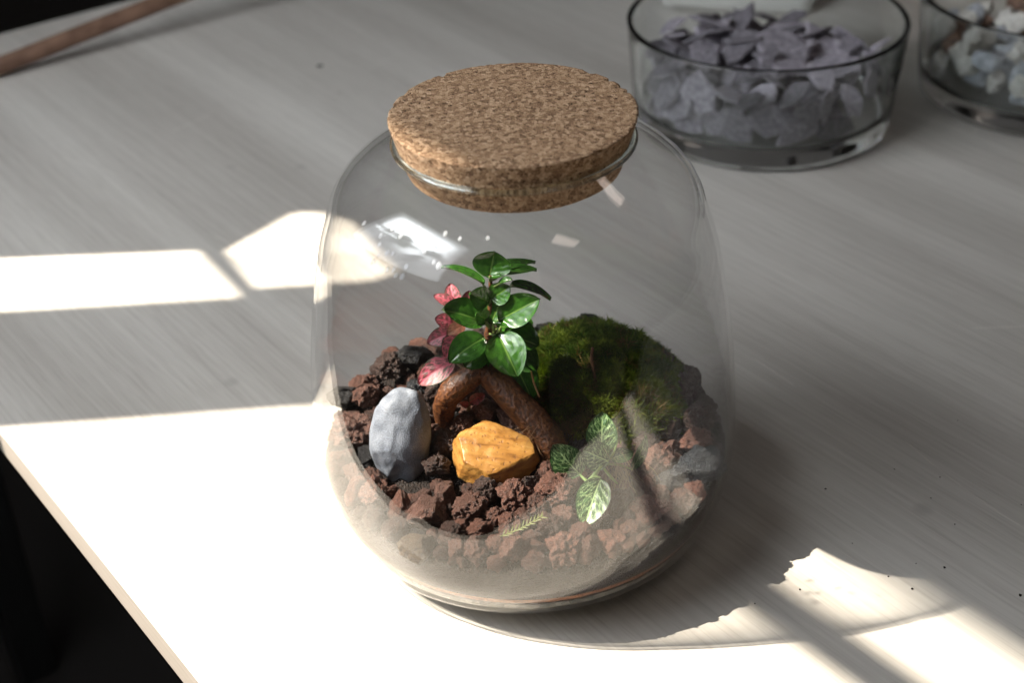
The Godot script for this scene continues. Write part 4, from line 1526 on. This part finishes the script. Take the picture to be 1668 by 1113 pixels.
func build_green_plant() -> void:
	var t := thing("white_veined_fittonia", Vector3(0.035, 0.05, 0.055))
	tag(t, "small plant with dark green white-veined leaves near the front glass", "plant")
	var inv := Transform3D(Basis(), -t.position)
	var px := 1.0 / 3150.0
	var lm := leaf_mat(leaf_texture("green"), 0.38, Color(0.35, 0.38, 0.25))
	var sm := mat(lin(0.26, 0.38, 0.12), 0.4)
	sm.backlight_enabled = true
	sm.backlight = Color(0.3, 0.3, 0.2)
	var leaves := [
		[Vector3(0.0388, 0.0690, 0.045), Vector3(0.0400, 0.0868, 0.036), 46, Vector3(-0.1, 0.45, 0.88), 0.0],
		[Vector3(0.0425, 0.0668, 0.050), Vector3(0.0300, 0.0716, 0.046), 44, Vector3(-0.2, 0.6, 0.78), 0.0],
		[Vector3(0.0274, 0.0590, 0.050), Vector3(0.0148, 0.0735, 0.044), 50, Vector3(-0.15, 0.5, 0.85), 0.25],
		[Vector3(0.0372, 0.0640, 0.060), Vector3(0.0280, 0.0510, 0.0795), 48, Vector3(-0.15, 0.68, 0.72), 0.0],
		[Vector3(0.0550, 0.0571, 0.045), Vector3(0.0617, 0.0735, 0.040), 22, Vector3(0.5, 0.3, 0.8), 0.0],
		[Vector3(0.0420, 0.0680, 0.050), Vector3(0.0545, 0.0660, 0.043), 26, Vector3(0.2, 0.85, 0.3), 0.0],
	]
	for l in leaves:
		part("leaf", leaf(l[0], l[0] + (l[1] - l[0]) * 1.08, l[2] * px * 1.12, l[3], 0.07, 0.07, 0.80, 0.008, l[4]).mesh(false), lm, t, inv)
	var stems := [
		[[Vector3(0.0262, 0.0505, 0.0605), Vector3(0.0285, 0.0560, 0.0590), Vector3(0.0340, 0.0615, 0.0550), Vector3(0.0390, 0.0660, 0.0500)], [0.0018, 0.0019, 0.0014, 0.0009]],
		[[Vector3(0.0345, 0.0615, 0.0552), Vector3(0.0365, 0.0635, 0.0585), Vector3(0.0372, 0.0640, 0.060)], [0.0010, 0.0008, 0.0006]],
		[[Vector3(0.0310, 0.0590, 0.0565), Vector3(0.0290, 0.0590, 0.0530), Vector3(0.0274, 0.0590, 0.050)], [0.0010, 0.0008, 0.0006]],
		[[Vector3(0.0390, 0.0655, 0.0500), Vector3(0.0440, 0.0690, 0.0480), Vector3(0.0475, 0.0760, 0.0440)], [0.0009, 0.0007, 0.0004]],
		[[Vector3(0.0395, 0.0640, 0.0520), Vector3(0.0430, 0.0600, 0.0540), Vector3(0.0465, 0.0560, 0.0550)], [0.0007, 0.0009, 0.0004]],
		[[Vector3(0.0400, 0.0655, 0.0500), Vector3(0.0480, 0.0620, 0.0470), Vector3(0.0550, 0.0571, 0.045)], [0.0008, 0.0006, 0.0005]]]
	for s in stems:
		part("stem", tube(s[0], s[1], 10).mesh(), sm, t, inv)
	# pale fibres under the leaves
	var hair := Geo.new()
	var r := RandomNumberGenerator.new()
	r.seed = 91
	for k in 60:
		var p := Vector3(0.046, 0.064, 0.048) + Vector3(r.randfn() * 0.006, r.randfn() * 0.003, r.randfn() * 0.003)
		var d := Vector3(r.randfn() * 0.5, -0.9, 0.5 + r.randfn() * 0.3) * r.randf_range(0.008, 0.017)
		hair.join(tube([p, p + d * 0.5 + Vector3(r.randfn(), r.randfn(), r.randfn()) * 0.002, p + d], [0.00010, 0.00010, 0.00006], 4))
	part("root_fibres", hair.mesh(), mat(lin(0.34, 0.26, 0.15), 0.6), t, inv).set_meta("kind", "stuff")


func build_crumbs() -> void:
	# yellow green sprig on the gravel
	var s := thing("moss_sprig", Vector3(-0.0148, 0.055, 0.0927))
	tag(s, "small yellow green feathery sprig lying on the gravel near the front glass", "sprig")
	var a := Vector3(0.0, 0.0015, 0.0)
	var b := Vector3(0.0218, 0.0065, -0.0090)
	var sm := mat(lin(0.13, 0.15, 0.04), 0.5)
	part("stem", tube([a, a.lerp(b, 0.5) + Vector3(0, -0.0010, 0.0006), b], [0.0004, 0.0005, 0.0003], 6).mesh(), sm, s)
	var side := (b - a).cross(Vector3.UP).normalized()
	var k := 0
	for i in 11:
		for e in [-1.0, 1.0]:
			var p := a.lerp(b, 0.06 + i / 11.5) + Vector3(0, -0.0008 * sin(PI * i / 11.0), 0.0004)
			var d: Vector3 = ((b - a).normalized() * 0.75 + side * e * 0.75 + Vector3.UP * rng.randf_range(0.0, 0.5)).normalized() * rng.randf_range(0.0030, 0.0046)
			part("leaflet", leaf(p, p + d, 0.0006, Vector3(0, 0.8, 0.6), 0.1, 0.1, 0.8, 0.0).mesh(false), sm, s)
			k += 1
	# soil crumbs and a mark on the table
	var ball := stone(950, 2, Vector3(0.00055, 0.0003, 0.00045), 5, 0.7, 0.9, 0.3, 0.1, 0.0).mesh()
	var dm := mat(lin(0.02, 0.015, 0.012), 0.8)
	var spots := [[0.17, -0.001, 1.2], [0.237, -0.007, 0.9], [0.227, 0.011, 0.9], [0.234, 0.034, 0.9], [0.219, 0.068, 1.5], [0.188, 0.073, 1.0], [0.198, 0.083, 1.4], [0.14, 0.08, 1.1], [0.252, 0.091, 1.8], [0.213, -0.016, 0.9], [0.205, 0.064, 0.7], [0.175, 0.046, 0.7], [0.115, 0.089, 0.8], [-0.286, -0.044, 0.8], [0.262, -0.06, 0.7], [0.275, 0.02, 0.7]]
	for q in spots:
		tag(part("soil_crumb", ball, dm, null, Transform3D(Basis(Vector3.UP, rng.randf() * TAU).scaled_local(Vector3.ONE * q[2]), Vector3(q[0], 0.0003, q[1]))), "tiny dark soil crumb lying on the pale table", "crumb", "soil crumbs on the table")
	var sp := stone(951, 2, Vector3(0.0032, 0.0006, 0.0032), 0, 1, 1, 0.15, 0.05, 0.0).mesh()
	tag(part("soil_crumb", sp, mat(lin(0.12, 0.11, 0.10), 0.8), null, Transform3D(Basis(), Vector3(-0.176, 0.0003, -0.656))), "dark round speck on the table left of the cork", "crumb", "soil crumbs on the table")
